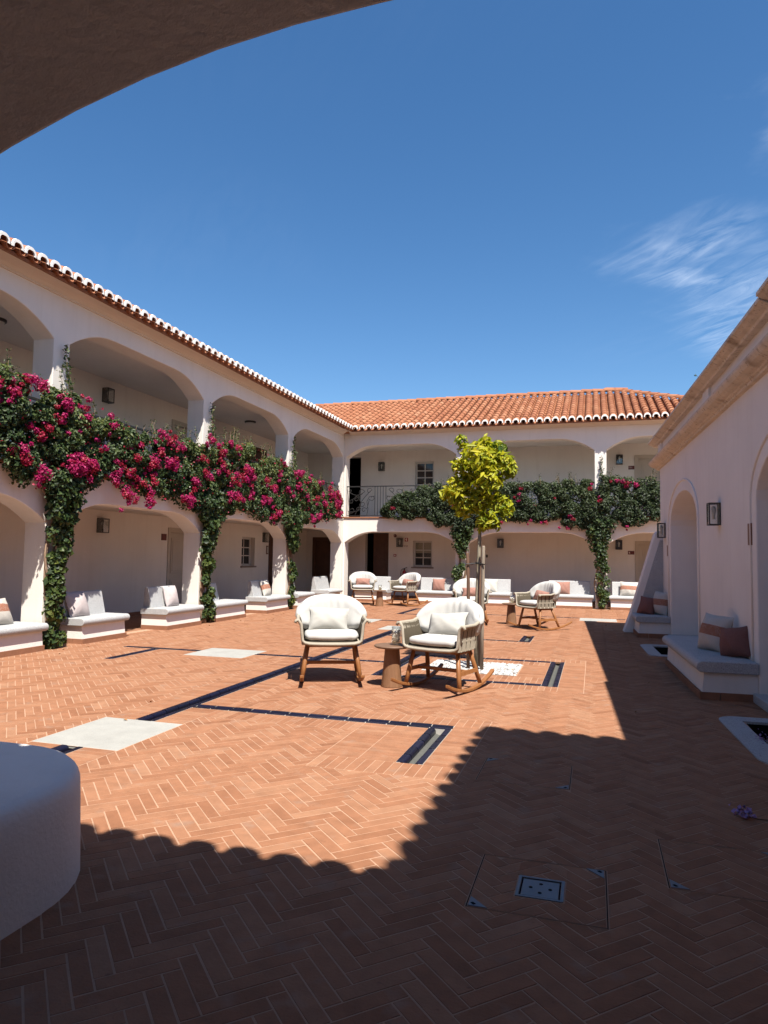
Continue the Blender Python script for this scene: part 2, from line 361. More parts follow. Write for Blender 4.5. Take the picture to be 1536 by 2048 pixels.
# ------------------------------------------------------------------ layout constants (metres)
XL, YF = -8.44, 22.9            # faces of the two arcaded wings
TH = 0.42                       # thickness of the arcade walls
Z1, Z2 = 2.87, 5.78             # gallery floor edge, wall head under the cornice
LP = [(4.52, 4.89), (9.09, 9.45), (13.66, 14.03), (18.23, 18.60), (22.80, YF + TH)]   # piers of the left wing along y
FP = [(XL, -8.37), (-4.425, -4.017), (0.048, 0.408), (4.49, 4.87)]                    # piers of the far wing along x
GD = 2.4                        # gallery depth

def arch_pts(a, b, spring, rise, n=9, w=None):
    """flat-topped arch with swept corners, from (b, spring) back to (a, spring)"""
    w = w or min(1.15, (b - a) * 0.28); pts = []
    for i in range(n + 1):
        t = i / n; pts.append((a + w * t, spring + rise * (1 - (1 - t) ** 2.1)))
    for i in range(n, -1, -1):
        t = i / n; pts.append((b - w * t, spring + rise * (1 - (1 - t) ** 2.1)))
    return pts
def comb(start, end, piers, zb, zt, spring, rise, w=None):
    poly = [(start, zt), (start, zb)]
    edges = []
    for i in range(len(piers) - 1):
        edges.append((piers[i][1], piers[i + 1][0]))
    for a, b in edges:
        poly += [(a, zb)] + arch_pts(a, b, spring, rise, w=w) + [(b, zb)]
    poly += [(end, zb), (end, zt)]
    return poly
def wall_cells(mb, a0, a1, z0, z1, holes, fn, d0, d1):
    """slab between depths d0 (face) and d1 with rectangular openings"""
    A = sorted({a0, a1} | {h[0] for h in holes} | {h[1] for h in holes}); Zs = sorted({z0, z1} | {h[2] for h in holes} | {h[3] for h in holes})
    A = [a for a in A if a0 <= a <= a1]; Zs = [z for z in Zs if z0 <= z <= z1]
    solid = {}
    for i in range(len(A) - 1):
        for j in range(len(Zs) - 1):
            ca, cz = (A[i] + A[i + 1]) / 2, (Zs[j] + Zs[j + 1]) / 2
            solid[i, j] = not any(h[0] < ca < h[1] and h[2] < cz < h[3] for h in holes)
    for (i, j), s_ in solid.items():
        if not s_: continue
        p = [(A[i], Zs[j]), (A[i + 1], Zs[j]), (A[i + 1], Zs[j + 1]), (A[i], Zs[j + 1])]
        mb.add([fn(a, z, d0) for a, z in p], [(0, 1, 2, 3)]); mb.add([fn(a, z, d1) for a, z in p], [(3, 2, 1, 0)])
        for k, (di, dj) in enumerate(((0, -1), (1, 0), (0, 1), (-1, 0))):
            if not solid.get((i + di, j + dj), False):
                q0, q1 = p[k], p[(k + 1) % 4]
                mb.add([fn(*q0, d0), fn(*q1, d0), fn(*q1, d1), fn(*q0, d1)], [(0, 1, 2, 3)])
fL = lambda a, z, d: (XL - d, a, z)        # left wing: a = y, depth inwards
fF = lambda a, z, d: (a, YF + d, z)        # far wing: a = x, depth inwards

# ------------------------------------------------------------------ ground and courtyard floor
g_mb = MB().add([(-300, -300, -0.5), (300, -300, -0.5), (300, 300, -0.5), (-300, 300, -0.5)], [(0, 1, 2, 3)])
structure(obj('ground', g_mb, 'mortar'))
PITS = []   # rectangles sunk through the floor: (x0, x1, y0, y1)
# right-hand building frame (turned 2.5 degrees)
RA = R(2.5)
RO = Vector((1.73 + math.sin(RA) * 8.8 / math.cos(RA) * 1.0, 0, 0))
def rl(x, s, z=0):     # building-local to world
    return Vector((RO.x + x * math.cos(RA) - s * math.sin(RA), RO.y + x * math.sin(RA) + s * math.cos(RA), z))
# channels: (x0, x1, y0, y1, axis, tiles on low side, tiles on high side)
CH = [(-4.10, -3.89, 1.2, 4.70, 'y'), (-4.10, -3.89, 5.62, 14.22, 'y'), (-4.10, -3.89, 15.06, 20.6, 'y'),
      (-3.89, -1.23, 6.25, 6.40, 'x'), (-1.44, -1.23, 5.15, 6.25, 'y'),
      (-7.45, -6.05, 9.83, 9.95, 'x'), (-5.05, -4.10, 9.83, 9.95, 'x'), (-6.88, -6.74, 8.65, 9.83, 'y'), (-3.89, -2.80, 9.83, 9.95, 'x'),
      (-2.80, -2.60, 8.75, 10.86, 'y'), (-2.60, -0.62, 8.75, 8.87, 'x'), (-2.60, -0.62, 10.74, 10.86, 'x'), (-0.62, -0.42, 8.75, 10.86, 'y'),
      (-3.89, -1.13, 13.20, 13.31, 'x'), (-1.35, -1.13, 13.31, 14.25, 'y'),
      (-5.00, -4.10, 16.20, 16.31, 'x'), (-5.15, -4.99, 18.40, 20.30, 'y'), (-5.15, -4.10, 18.27, 18.40, 'x'), (-5.15, -4.10, 20.30, 20.42, 'x'),
      (-3.89, -0.35, 19.08, 19.20, 'x'), (0.56, 1.25, 19.08, 19.20, 'x')]
SLABS = [(-4.42, -3.58, 4.70, 5.62, 'large pale stone slab'), (-6.05, -5.05, 9.42, 10.28, ''), (-4.43, -3.57, 14.22, 15.06, ''), (-5.80, -5.00, 15.65, 16.50, ''), (-0.35, 0.56, 18.35, 19.20, '')]
PEB = (-2.28, -0.98, 9.35, 10.40)
# soldier bands along channels: rectangles filled with bricks laid square to the channel
BL = 0.302; BW = 0.0755; J = 0.0052
BANDS = []
def band(x0, x1, y0, y1, ax): BANDS.append((x0, x1, y0, y1, ax))
band(-4.10 - BL, -4.10, 5.62, 9.83, 'x'); band(-3.89, -3.89 + BL, 5.62, 6.25, 'x'); band(-3.89, -3.89 + BL, 6.40, 9.83, 'x')
band(-3.89 + BL, -1.44 - 0.604, 6.25 - BL, 6.25, 'y'); band(-3.89 + BL, -1.23 + BL, 6.40, 6.40 + BL, 'y')
band(-1.44 - 0.604, -1.44, 5.15, 6.25, 'x'); band(-1.23, -1.23 + BL, 5.15, 6.40, 'x'); band(-1.44 - 0.604, -1.23 + BL, 5.15 - BL, 5.15, 'y')
band(-4.10 - BL, -4.10, 2.0, 4.70, 'x'); band(-3.89, -3.89 + BL, 2.0, 4.70, 'x')
band(-2.80, -0.42, 8.75 - BL, 8.75, 'y'); band(-2.80, -0.42 + BL, 10.86, 10.86 + BL, 'y'); band(-0.42, -0.42 + BL, 8.75 - BL, 10.86, 'x')
band(-2.60, -0.62, 8.87, PEB[2], 'y'); band(-2.60, -0.62, PEB[3], 10.74, 'y'); band(-2.60, PEB[0], PEB[2], PEB[3], 'x'); band(PEB[1], -0.62, PEB[2], PEB[3], 'x')
band(-7.45, -6.05, 9.95, 9.95 + BL, 'y'); band(-6.74, -6.05, 9.83 - BL, 9.83, 'y'); band(-5.05, -4.10, 9.95, 9.95 + BL, 'y'); band(-5.05, -4.10 - BL, 9.83 - BL, 9.83, 'y')
band(-3.89 + BL, -2.80, 9.83 - BL, 9.83, 'y'); band(-3.89, -2.80, 9.95, 9.95 + BL, 'y')
band(-4.10 - BL, -4.10, 9.95 + BL, 14.22, 'x'); band(-3.89, -3.89 + BL, 9.95 + BL, 13.20, 'x')
band(-3.89 + BL, -1.13, 13.20 - BL, 13.20, 'y')
HATCH = [(-0.557, 0.055, 3.165, 3.74), (0.333, 0.945, 3.64, 4.25), (-0.80, -0.158, 4.93, 5.50)]
# planting pits beside the right-hand building, granite kerbs flush with the bricks
PLANT = [(-0.62, 0.0, 6.02, 7.75), (-0.72, 0.0, 12.15, 13.75)]     # building-local x0, x1, s0, s1 (outer edge of the kerb)

def clip_half(poly, ax, val, keep_less):
    outp = []
    n = len(poly)
    for i in range(n):
        p, q = poly[i], poly[(i + 1) % n]
        ip = (p[ax] <= val) == keep_less or p[ax] == val; iq = (q[ax] <= val) == keep_less or q[ax] == val
        if ip: outp.append(p)
        if ip != iq:
            t = (val - p[ax]) / (q[ax] - p[ax]); outp.append(tuple(p[k] + t * (q[k] - p[k]) for k in (0, 1)))
    return outp
def subtract(poly, r):
    x0, x1, y0, y1 = r
    xs = [p[0] for p in poly]; ys = [p[1] for p in poly]
    if max(xs) <= x0 or min(xs) >= x1 or max(ys) <= y0 or min(ys) >= y1: return [poly]
    pieces = []; rem = poly
    for ax, val, less in ((0, x0, True), (0, x1, False), (1, y0, True), (1, y1, False)):
        o_ = clip_half(rem, ax, val, less); rem = clip_half(rem, ax, val, not less)
        if len(o_) >= 3: pieces.append(o_)
        if len(rem) < 3: break
    return pieces
def area(p): return 0.5 * abs(sum(p[i][0] * p[(i + 1) % len(p)][1] - p[(i + 1) % len(p)][0] * p[i][1] for i in range(len(p))))
def dedupe(p):
    o_ = []
    for q in p:
        if not o_ or math.hypot(q[0] - o_[-1][0], q[1] - o_[-1][1]) > 1e-4: o_.append(q)
    if len(o_) > 1 and math.hypot(o_[0][0] - o_[-1][0], o_[0][1] - o_[-1][1]) < 1e-4: o_.pop()
    return o_
def ccw(p):
    a = sum(p[i][0] * p[(i + 1) % len(p)][1] - p[(i + 1) % len(p)][0] * p[i][1] for i in range(len(p)))
    return p if a > 0 else p[::-1]
def brick_solid(mb, poly, z=0.0, tint=0.5, ch=0.0008):
    poly = ccw(poly); n = len(poly)
    c = (sum(p[0] for p in poly) / n, sum(p[1] for p in poly) / n)
    def inset(p):
        dx_, dy_ = c[0] - p[0], c[1] - p[1]; L = math.hypot(dx_, dy_) or 1; k = min(ch * 1.6 / L, 0.4)
        return (p[0] + dx_ * k, p[1] + dy_ * k)
    j = [random.uniform(-0.0003, 0.0003) for _ in range(n)]
    vs = [(p[0], p[1], -0.02) for p in poly] + [(p[0], p[1], z - ch) for p in poly] + [(*inset(p), z + j[i]) for i, p in enumerate(poly)]
    fs = [(i, (i + 1) % n, n + (i + 1) % n, n + i) for i in range(n)] + [(n + i, n + (i + 1) % n, 2 * n + (i + 1) % n, 2 * n + i) for i in range(n)] + [tuple(range(2 * n, 3 * n))]
    mb.add(vs, fs, tint)
fl_mb = MB(); fl_ps = [[(-8.75, -2.2), (2.6, -2.2), (2.6, YF + 0.1), (-8.75, YF + 0.1)]]
def planter_hole(p):
    c0, c1 = rl(p[0] + 0.17, p[2] + 0.17), rl(p[1] - 0.02, p[3] - 0.17)
    return (min(c0.x, c1.x) + 0.0, max(c0.x, c1.x), min(c0.y, c1.y), max(c0.y, c1.y))
for r in [c[:4] for c in CH] + [planter_hole(p) for p in PLANT] + [(-0.34, -0.155, 3.35, 3.533)]:
    nx = []
    for q in fl_ps: nx += subtract(q, r)
    fl_ps = nx
for q in fl_ps:
    q = ccw(dedupe(q))
    if len(q) >= 3: fl_mb.add([(x, y, -0.0004) for x, y in q], [tuple(range(len(q)))])
floor = structure(obj('courtyard_floor', fl_mb, 'mortar'))
s2 = math.sqrt(0.5)
EXCL = [(a - J, b + J, c - J, d + J) for a, b, c, d, *_ in CH + SLABS + BANDS] + [(PEB[0] - J, PEB[1] + J, PEB[2] - J, PEB[3] + J)]
HX = [(h[0] - 0.004, h[1] + 0.004, h[2] - 0.004, h[3] + 0.004) for h in HATCH]
pieces = []
U0, V0 = 0.013, 0.021
def uv2xy(u, v): return ((u - v) * s2 + U0, (u + v) * s2 + V0)
def in_planter(x, y, m=0.0):
    s_ = -(x - RO.x) * math.sin(RA) + (y - RO.y) * math.cos(RA); lx = (x - RO.x) * math.cos(RA) + (y - RO.y) * math.sin(RA)
    return any(p[0] - m < lx < p[1] + 0.5 and p[2] - m < s_ < p[3] + m for p in PLANT)
NU = 340
for iu in range(-140, NU):
    for iv in range(-80, NU):
        k = (iu - iv) % 8
        if k == 0: u0, v0, u1, v1 = iu * BW, iv * BW, (iu + 4) * BW, (iv + 1) * BW
        elif k == 7: u0, v0, u1, v1 = iu * BW, iv * BW, (iu + 1) * BW, (iv + 4) * BW
        else: continue
        cx, cy = uv2xy((u0 + u1) / 2, (v0 + v1) / 2)
        if not (-8.55 < cx < 1.95 and 1.55 < cy < YF - 0.2): continue
        if cy > 2 and cx > 1.80 - 0.0437 * (cy - 8.8): continue
        if in_planter(cx, cy, -0.06): continue
        jx, jy = random.uniform(-0.0016, 0.0016), random.uniform(-0.0016, 0.0016)
        a, b, c, d = u0 + J * 0.8, u1 - J * 0.8, v0 + J * 0.8, v1 - J * 0.8
        poly = [uv2xy(a + jx, c + jy), uv2xy(b + jx, c + jy), uv2xy(b + jx, d + jy), uv2xy(a + jx, d + jy)]
        ps = [poly]
        for r in EXCL + HX:
            nx = []
            for q in ps: nx += subtract(q, r)
            ps = nx
        whole = len(ps) == 1 and ps[0] is poly
        for q in ps:
            q = dedupe(q)
            if len(q) >= 3 and area(q) > 0.0006: pieces.append((q, whole, 'u' if k == 0 else 'v', (cx + jx * s2, cy + jy * s2)))
        # bricks let into the hatch trays
        for h in HATCH:
            xs = [p[0] for p in poly]; ys = [p[1] for p in poly]
            m_ = 0.0105
            if max(xs) > h[0] and min(xs) < h[1] and max(ys) > h[2] and min(ys) < h[3]:
                q = poly
                for ax, val, less in ((0, h[0] + m_, False), (0, h[1] - m_, True), (1, h[2] + m_, False), (1, h[3] - m_, True)):
                    q = clip_half(q, ax, val, less)
                    if len(q) < 3: break
                if len(q) >= 3:
                    qq = [q]
                    if h is HATCH[0]:
                        nn = []
                        for t_ in qq: nn += subtract(t_, (-0.362, -0.132, 3.328, 3.555))
                        qq = nn
                    for q in qq:
                        q = dedupe(q)
                        if len(q) >= 3 and area(q) > 0.0006: pieces.append((q, False, 'h', (cx, cy)))
for (x0, x1, y0, y1, ax) in BANDS:
    # bricks lie across the band: 'x' means the brick's length runs along x
    if ax == 'x':
        nlen = max(1, round((x1 - x0) / BL)); L = (x1 - x0) / nlen; n = max(1, round((y1 - y0) / BW)); Wd = (y1 - y0) / n
        cells = [(x0 + i * L, x0 + (i + 1) * L, y0 + j * Wd, y0 + (j + 1) * Wd) for i in range(nlen) for j in range(n)]
    else:
        nlen = max(1, round((y1 - y0) / BL)); L = (y1 - y0) / nlen; n = max(1, round((x1 - x0) / BW)); Wd = (x1 - x0) / n
        cells = [(x0 + i * Wd, x0 + (i + 1) * Wd, y0 + j * L, y0 + (j + 1) * L) for i in range(n) for j in range(nlen)]
    for a, b, c, d in cells:
        j_ = J * 0.7
        pieces.append(([(a + j_, c + j_), (b - j_, c + j_), (b - j_, d - j_), (a + j_, d - j_)], False, 'b', ((a + b) / 2, (c + d) / 2)))
# the nearest bricks in view become separate objects
M_inv = cam_o.matrix_world.inverted()
def in_frame(x, y):
    c = M_inv @ Vector((x, y, 0))
    if c.z > -0.2: return False
    u = FPX * c.x / -c.z; v = FPX * c.y / -c.z
    return abs(u) < 800 and abs(v) < 1060
near = sorted([i for i, p in enumerate(pieces) if in_frame(*p[3]) and area(p[0]) > 0.006 and not (p[3][0] < -2.3 and p[3][1] < 3.2)], key=lambda i: math.hypot(*pieces[i][3]))[:290]
nearset = set(near)
rest = MB(); shared = {}
def bt():
    t = random.gauss(0.52, 0.19)
    if random.random() < 0.04: t = random.uniform(0.05, 0.2)
    if random.random() < 0.06: t = random.uniform(0.85, 1.0)
    return min(1, max(0, t))
for i, (q, whole, kind_, ctr) in enumerate(pieces):
    z = abs(random.gauss(0, 0.0004)) + 0.0009
    if i not in nearset:
        brick_solid(rest, q, z, bt()); continue
    if whole:
        key = (kind_, random.randrange(10))
        if key not in shared:
            a, b, c, d = -2 * BW + J * 0.8, 2 * BW - J * 0.8, -BW / 2 + J * 0.8, BW / 2 - J * 0.8
            if kind_ == 'v': a, b, c, d = c, d, a, b
            pl = [((u - v) * s2, (u + v) * s2) for u, v in ((a, c), (b, c), (b, d), (a, d))]
            mb = MB(); brick_solid(mb, pl, 0, (key[1] + 0.5) / 10 * 0.66 + 0.18, 0.0008); me = mb.mesh('brick'); me.materials.append(MATS['brick']); shared[key] = me
        o = bpy.data.objects.new('brick', shared[key]); C.objects.link(o); o.parent = floor; o.location = (ctr[0], ctr[1], z)
        o.rotation_euler = (random.gauss(0, 0.0012), random.gauss(0, 0.0012), random.gauss(0, 0.003))
    else:
        mb = MB(); brick_solid(mb, q, z, bt()); obj('brick', mb, 'brick', floor)
obj('brick_paving', rest, 'brick', floor, kind='stuff')
for (x0, x1, y0, y1, lb) in SLABS:
    mb = MB(); e = 0.004
    brick_solid(mb, [(x0 + e, y0 + e), (x1 - e, y0 + e), (x1 - e, y1 - e), (x0 + e, y1 - e)], 0.002, 0.5, 0.004)
    obj('stone_slab', mb, 'slab_stone', floor, label='pale granite slab let into the brick paving')
# white pebble bed
peb = MB()
for i in range(3600):
    x, y = random.uniform(PEB[0] + 0.02, PEB[1] - 0.02), random.uniform(PEB[2] + 0.02, PEB[3] - 0.02); r = random.uniform(0.010, 0.022)
    a = random.uniform(0, 6.28); q = (random.uniform(0.7, 1.3), random.uniform(0.7, 1.3), random.uniform(0.5, 0.8))
    vs = []
    for k in range(5):
        b = a + 2 * math.pi * k / 5; vs.append((x + r * q[0] * math.cos(b), y + r * q[1] * math.sin(b), 0.004 + r * 0.15 * random.random()))
    vs += [(x, y, r * q[2] + 0.006)]
    peb.add(vs, [(k, (k + 1) % 5, 5) for k in range(5)], min(1, max(0, random.gauss(0.5, 0.35))))
o = obj('pebble_bed', peb, 'pebble', kind='stuff'); tag(o, 'bed of small white pebbles around the foot of the citrus tree', 'pebbles')
# glazed water channels: one thing per run
CHL = ['near stretch of dark blue tiled channel passing under the rounded white bench', 'long straight dark blue tiled water channel running past the rocking chairs', 'far stretch of straight blue tiled channel beyond the middle slab',
       'cross channel of dark blue tiles in front of the white chairs', 'short blue tiled basin ending the front cross channel, open trough inside',
       'thin blue tiled channel between the slab and the ivy bench at left', 'short blue tiled channel joining the left slab to the long channel', 'narrow blue tiled stub pointing to the camera near the left benches', 'short blue tiled channel passing behind the left white chair',
       'blue tiled channel closing the pebble square on its chair side', 'thin blue tiled edge in front of the pebble bed', 'thin blue tiled edge behind the pebble bed', 'blue tiled basin at the right end of the pebble square',
       'thin blue cross channel behind the citrus tree', 'small dark tiled basin ending the channel behind the citrus tree',
       'thin dark channel joining the slab near the far chairs', 'short side of the blue tiled rectangle near the far chairs', 'front side of the blue tiled rectangle near the far chairs', 'rear side of the blue tiled rectangle near the far chairs',
       'farthest thin cross channel in front of the far benches', 'thin channel end touching the shade of the right building']
for (x0, x1, y0, y1, ax), lb in zip(CH, CHL):
    ch_o = thing('water_channel', lb, 'channel', ((x0 + x1) / 2, (y0 + y1) / 2, 0), 0, 'blue tiled water channels in the floor')
    wide = (x1 - x0) if ax == 'y' else (y1 - y0); ln = (y1 - y0) if ax == 'y' else (x1 - x0)
    tw = 0.068 if wide > 0.18 else wide * 0.46
    cx, cy = (x0 + x1) / 2, (y0 + y1) / 2
    def put(u, v, z): return (v, u, z) if ax == 'y' else (u, v, z)
    # trough: shallow half-round zinc-grey bed
    tr = MB(); hw = wide / 2 - tw; n = 8
    prof = [(-hw + 2 * hw * i / n, -0.040 - 0.012 * math.sin(math.pi * i / n)) for i in range(n + 1)]
    tr.add([put(-ln / 2, v, z) for v, z in prof] + [put(ln / 2, v, z) for v, z in prof], [(i, i + 1, n + 2 + i, n + 1 + i) for i in range(n)])
    obj('trough', tr, 'trough_zinc', ch_o, smooth=True)
    gr = MB(); 
    for sgn in (-1, 1):
        lo, hi = sorted((sgn * (wide / 2 - 0.001), sgn * (wide / 2 - tw * 0.52)))
        a_, b_ = put(-ln / 2, lo, -0.055), put(ln / 2, hi, 0.0005)
        gr.box(tuple(min(p, q) for p, q in zip(a_, b_)), tuple(max(p, q) for p, q in zip(a_, b_)))
    obj('grout_bed', gr, 'grout', ch_o)
    nt_ = max(2, round(ln / 0.205)); tl = ln / nt_
    tile_m = {}
    for sgn in (-1, 1):
        for i in range(nt_):
            tk = random.randrange(3)
            key = (sgn, tk)
            if key not in tile_m:
                t = MB(); n = 6; g_ = 0.0065
                prof = []
                for k in range(n + 1):       # rounded shoulder falling into the trough
                    a = k / n * math.pi / 2
                    prof.append((sgn * (wide / 2 - 0.003 - (tw - 0.003) * (0.62 + 0.38 * math.sin(a))), 0.005 - 0.024 * (1 - math.cos(a))))
                prof = [(sgn * (wide / 2 - 0.003), -0.02), (sgn * (wide / 2 - 0.003), 0.005)] + prof + [(prof[-1][0], -0.055)]
                m_ = len(prof)
                t.add([put(-tl / 2 + g_, v, z) for v, z in prof] + [put(tl / 2 - g_, v, z) for v, z in prof],
                      [(k, k + 1, m_ + k + 1, m_ + k) for k in range(m_ - 1)] + [tuple(range(m_)), tuple(range(m_, 2 * m_))[::-1]], (tk + 0.5) / 3)
                me = t.mesh('glazed_tile'); me.materials.append(MATS['blue_glaze']); tile_m[key] = me
            o = bpy.data.objects.new('glazed_tile', tile_m[key]); C.objects.link(o); o.parent = ch_o
            o.location = put(-ln / 2 + (i + 0.5) * tl, 0, random.gauss(0, 0.0008))
# hatch trays
HLB = ['brick-filled floor hatch with a square steel drain in its middle', 'brick-filled floor hatch near the granite planting pit in shade', 'brick-filled floor hatch lying across the edge of the roof shadow']
for h, lb in zip(HATCH, HLB):
    t = thing('floor_hatch', lb, 'hatch', ((h[0] + h[1]) / 2, (h[2] + h[3]) / 2, 0), 0, 'brick-filled floor hatches')
    fr = MB(); e = 0.005; gap = 0.007; 
    for off in (0.0, gap):
        a, b, c, d = h[0] + off - (t.location.x), h[1] - off - t.location.x, h[2] + off - t.location.y, h[3] - off - t.location.y
        k = 0.0018
        fr.box((a, c, -0.02), (b, c + k, 0.002)); fr.box((a, d - k, -0.02), (b, d, 0.002)); fr.box((a, c + k, -0.02), (a + k, d - k, 0.002)); fr.box((b - k, c + k, -0.02), (b, d - k, 0.002))
    obj('hatch_frame', fr, 'mortar', t)
    gp = MB(); a, b, c, d = h[0] + 0.002 - t.location.x, h[1] - 0.002 - t.location.x, h[2] + 0.002 - t.location.y, h[3] - 0.002 - t.location.y; k = 0.0048
    gp.box((a, c, -0.02), (b, c + k, 0.0006)); gp.box((a, d - k, -0.02), (b, d, 0.0006)); gp.box((a, c + k, -0.02), (a + k, d - k, 0.0006)); gp.box((b - k, c + k, -0.02), (b, d - k, 0.0006))
    obj('gap_shade_strip', gp, 'gap_shade', t)  # solid dark strips: the shade of the open gap put in as colour
    pr_ = MB(); a, b, c, d = h[0] - t.location.x, h[1] - t.location.x, h[2] - t.location.y, h[3] - t.location.y
    corners = {0: [((b, d), (-1, -1)), ((a, c), (1, 1))], 1: [((a, c), (1, 1)), ((b, d), (-1, -1))], 2: [((b, c), (-1, 1)), ((a, d), (1, -1))]}[HATCH.index(h)]
    for (px, py), (sx, sy) in corners:
        m2 = MB(); m_ = 0.012; L = 0.085
        pl = [(px + sx * m_, py + sy * m_), (px + sx * (m_ + L), py + sy * m_), (px + sx * m_, py + sy * (m_ + L))]
        brick_solid(m2, pl, 0.0045, 0.5, 0.001); cp = obj('corner_plate', m2, 'steel', t)
        sl = MB(); q = [(px + sx * 0.02, py + sy * 0.034), (px + sx * 0.034, py + sy * 0.02), (px + sx * 0.046, py + sy * 0.028), (px + sx * 0.03, py + sy * 0.043)]
        brick_solid(sl, q, 0.0062, 0.5, 0.0006); obj('key_slot_mark', sl, 'gap_shade', cp)  # dark patch on the plate stands for the shaded slot
t = thing('floor_drain', 'square galvanised drain cover with four holes inside the brick hatch', 'drain', (-0.247, 3.4415, 0))
mb = MB()
for a, b in (((-0.108, -0.106, -0.02), (0.108, -0.092, 0.004)), ((-0.108, 0.092, -0.02), (0.108, 0.106, 0.004)), ((-0.108, -0.092, -0.02), (-0.094, 0.092, 0.004)), ((0.094, -0.092, -0.02), (0.108, 0.092, 0.004))): mb.box(a, b)
obj('drain_rim', mb, 'steel', t)
mb = MB(); mb.box((-0.094, -0.092, -0.03), (0.094, 0.092, -0.012)); obj('drain_pit', mb, 'gap_shade', t)
mb = MB(); mb.box((-0.085, -0.083, -0.01), (0.085, 0.083, 0.001)); pl_ = obj('drain_plate', mb, 'steel', t, bevel=0.002)
for hx, hy in ((-0.045, 0.0), (0.0, 0.045), (0.045, 0.0), (0.0, -0.045)):
    mb = MB(); mb.lathe([(0.009, 0.0005), (0.009, 0.0024)], 12, (hx, hy, 0)); obj('drain_hole_disc', mb, 'gap_shade', pl_)  # solid black discs stand for the shade in open holes
# gallery floors
structure(obj('gallery_floor', MB().add([(XL - GD, 2, -0.004), (-8.75, 2, -0.004), (-8.75, YF + 0.1, -0.004), (XL - GD, YF + 0.1, -0.004)], [(0, 1, 2, 3)]).add([(XL - GD, YF + 0.1, -0.0042), (7, YF + 0.1, -0.0042), (7, YF + 5, -0.0042), (XL - GD, YF + 5, -0.0042)], [(0, 1, 2, 3)]), 'gallery_tile'))

# ------------------------------------------------------------------ roofs of barrel tiles
TS = 0.25          # column spacing
TL, TE = 0.43, 0.37   # tile length, exposed length
def tile_mesh(name, r0=0.088, r1=0.100, th=0.016, n=8, flip=False, tint=0.5, half=math.pi * 0.5):
    """barrel tile along +y (up the slope), lower end at y=0 is the wider one"""
    mb = MB(); rows = []
    sg = -1 if flip else 1
    for y, r, lift in ((0, r1, 0.018), (TL, r0, 0.0)):
        o_, i_ = [], []
        for k in range(n + 1):
            a = -half + 2 * half * k / n
            o_.append((r * math.sin(a), y, sg * (r * math.cos(a) - r * 0.35) + lift)); i_.append(((r - th) * math.sin(a), y, sg * ((r - th) * math.cos(a) - r * 0.35) + lift))
        rows.append((o_, i_))
    m_ = n + 1
    vs = rows[0][0] + rows[0][1] + rows[1][0] + rows[1][1]
    fs = []
    for k in range(n):
        fs += [(k, k + 1, 2 * m_ + k + 1, 2 * m_ + k), (m_ + k + 1, m_ + k, 3 * m_ + k, 3 * m_ + k + 1), (k + 1, k, m_ + k, m_ + k + 1)]
    fs += [(0, 2 * m_, 3 * m_, m_), (n, m_ + n, 3 * m_ + n, 2 * m_ + n)]
    mb.add(vs, fs, tint)
    return mb
def cap_mesh(r=0.104, n=12):
    """limewashed mortar crescent closing a barrel tile at the eave"""
    mb = MB(); o_, i_ = [], []
    for y in (-0.010, 0.022):
        for k in range(n + 1):
            a = -math.pi * 0.56 + math.pi * 1.12 * k / n
            o_.append((r * math.sin(a), y, r * math.cos(a) - 0.018))
            t = 0.046 - 0.014 * abs(math.sin(a))
            i_.append(((r - t) * math.sin(a), y, (r - t) * math.cos(a) - 0.018))
    m_ = n + 1; fs = []
    for k in range(n):
        fs += [(k, k + 1, 2 * m_ + k + 1, 2 * m_ + k), (m_ + k, k, 2 * m_ + k, 3 * m_ + k)] if False else []
        fs += [(k, k + 1, m_ + k + 1, m_ + k)]                      # outer skin
        fs += [(2 * m_ + k + 1, 2 * m_ + k, 3 * m_ + k, 3 * m_ + k + 1)]   # inner skin
        fs += [(k + 1, k, 2 * m_ + k, 2 * m_ + k + 1)]              # front ring
    fs += [(0, m_, 3 * m_, 2 * m_), (n, 2 * m_ + n, 3 * m_ + n, m_ + n)]
    vs = o_[:m_] + o_[m_:] + i_[:m_] + i_[m_:]
    vs = [(x, y + (z - 0.085) * 0.42, z) for x, y, z in vs]
    mb.add(vs, fs, 0.5); return mb
TM = {}
for k in range(6):
    t = 0.12 + 0.15 * k
    mb = tile_mesh('roof_tile', tint=t); me = mb.mesh('roof_tile'); me.materials.append(MATS['roof_tile']); me.polygons.foreach_set('use_smooth', [False] * len(me.polygons)); TM['c', k] = (me, mb)
    mb = tile_mesh('pan_tile', 0.105, 0.092, flip=True, tint=t, half=math.pi * 0.42); me = mb.mesh('pan_tile'); me.materials.append(MATS['roof_tile']); TM['p', k] = (me, mb)
cap_me = cap_mesh().mesh('mortar_cap'); cap_me.materials.append(MATS['lime_cap'])
def roof_frame(origin, along, up, slope):
    """matrix whose x runs along the eave, y up the slope"""
    a = Vector(along).normalized(); u = Vector(up).normalized()
    y = (u + Vector((0, 0, slope))).normalized(); z = a.cross(y)
    if z.z < 0: a = -a; z = a.cross(y)
    M = Matrix((a, y, z)).transposed().to_4x4(); M.translation = Vector(origin); return M
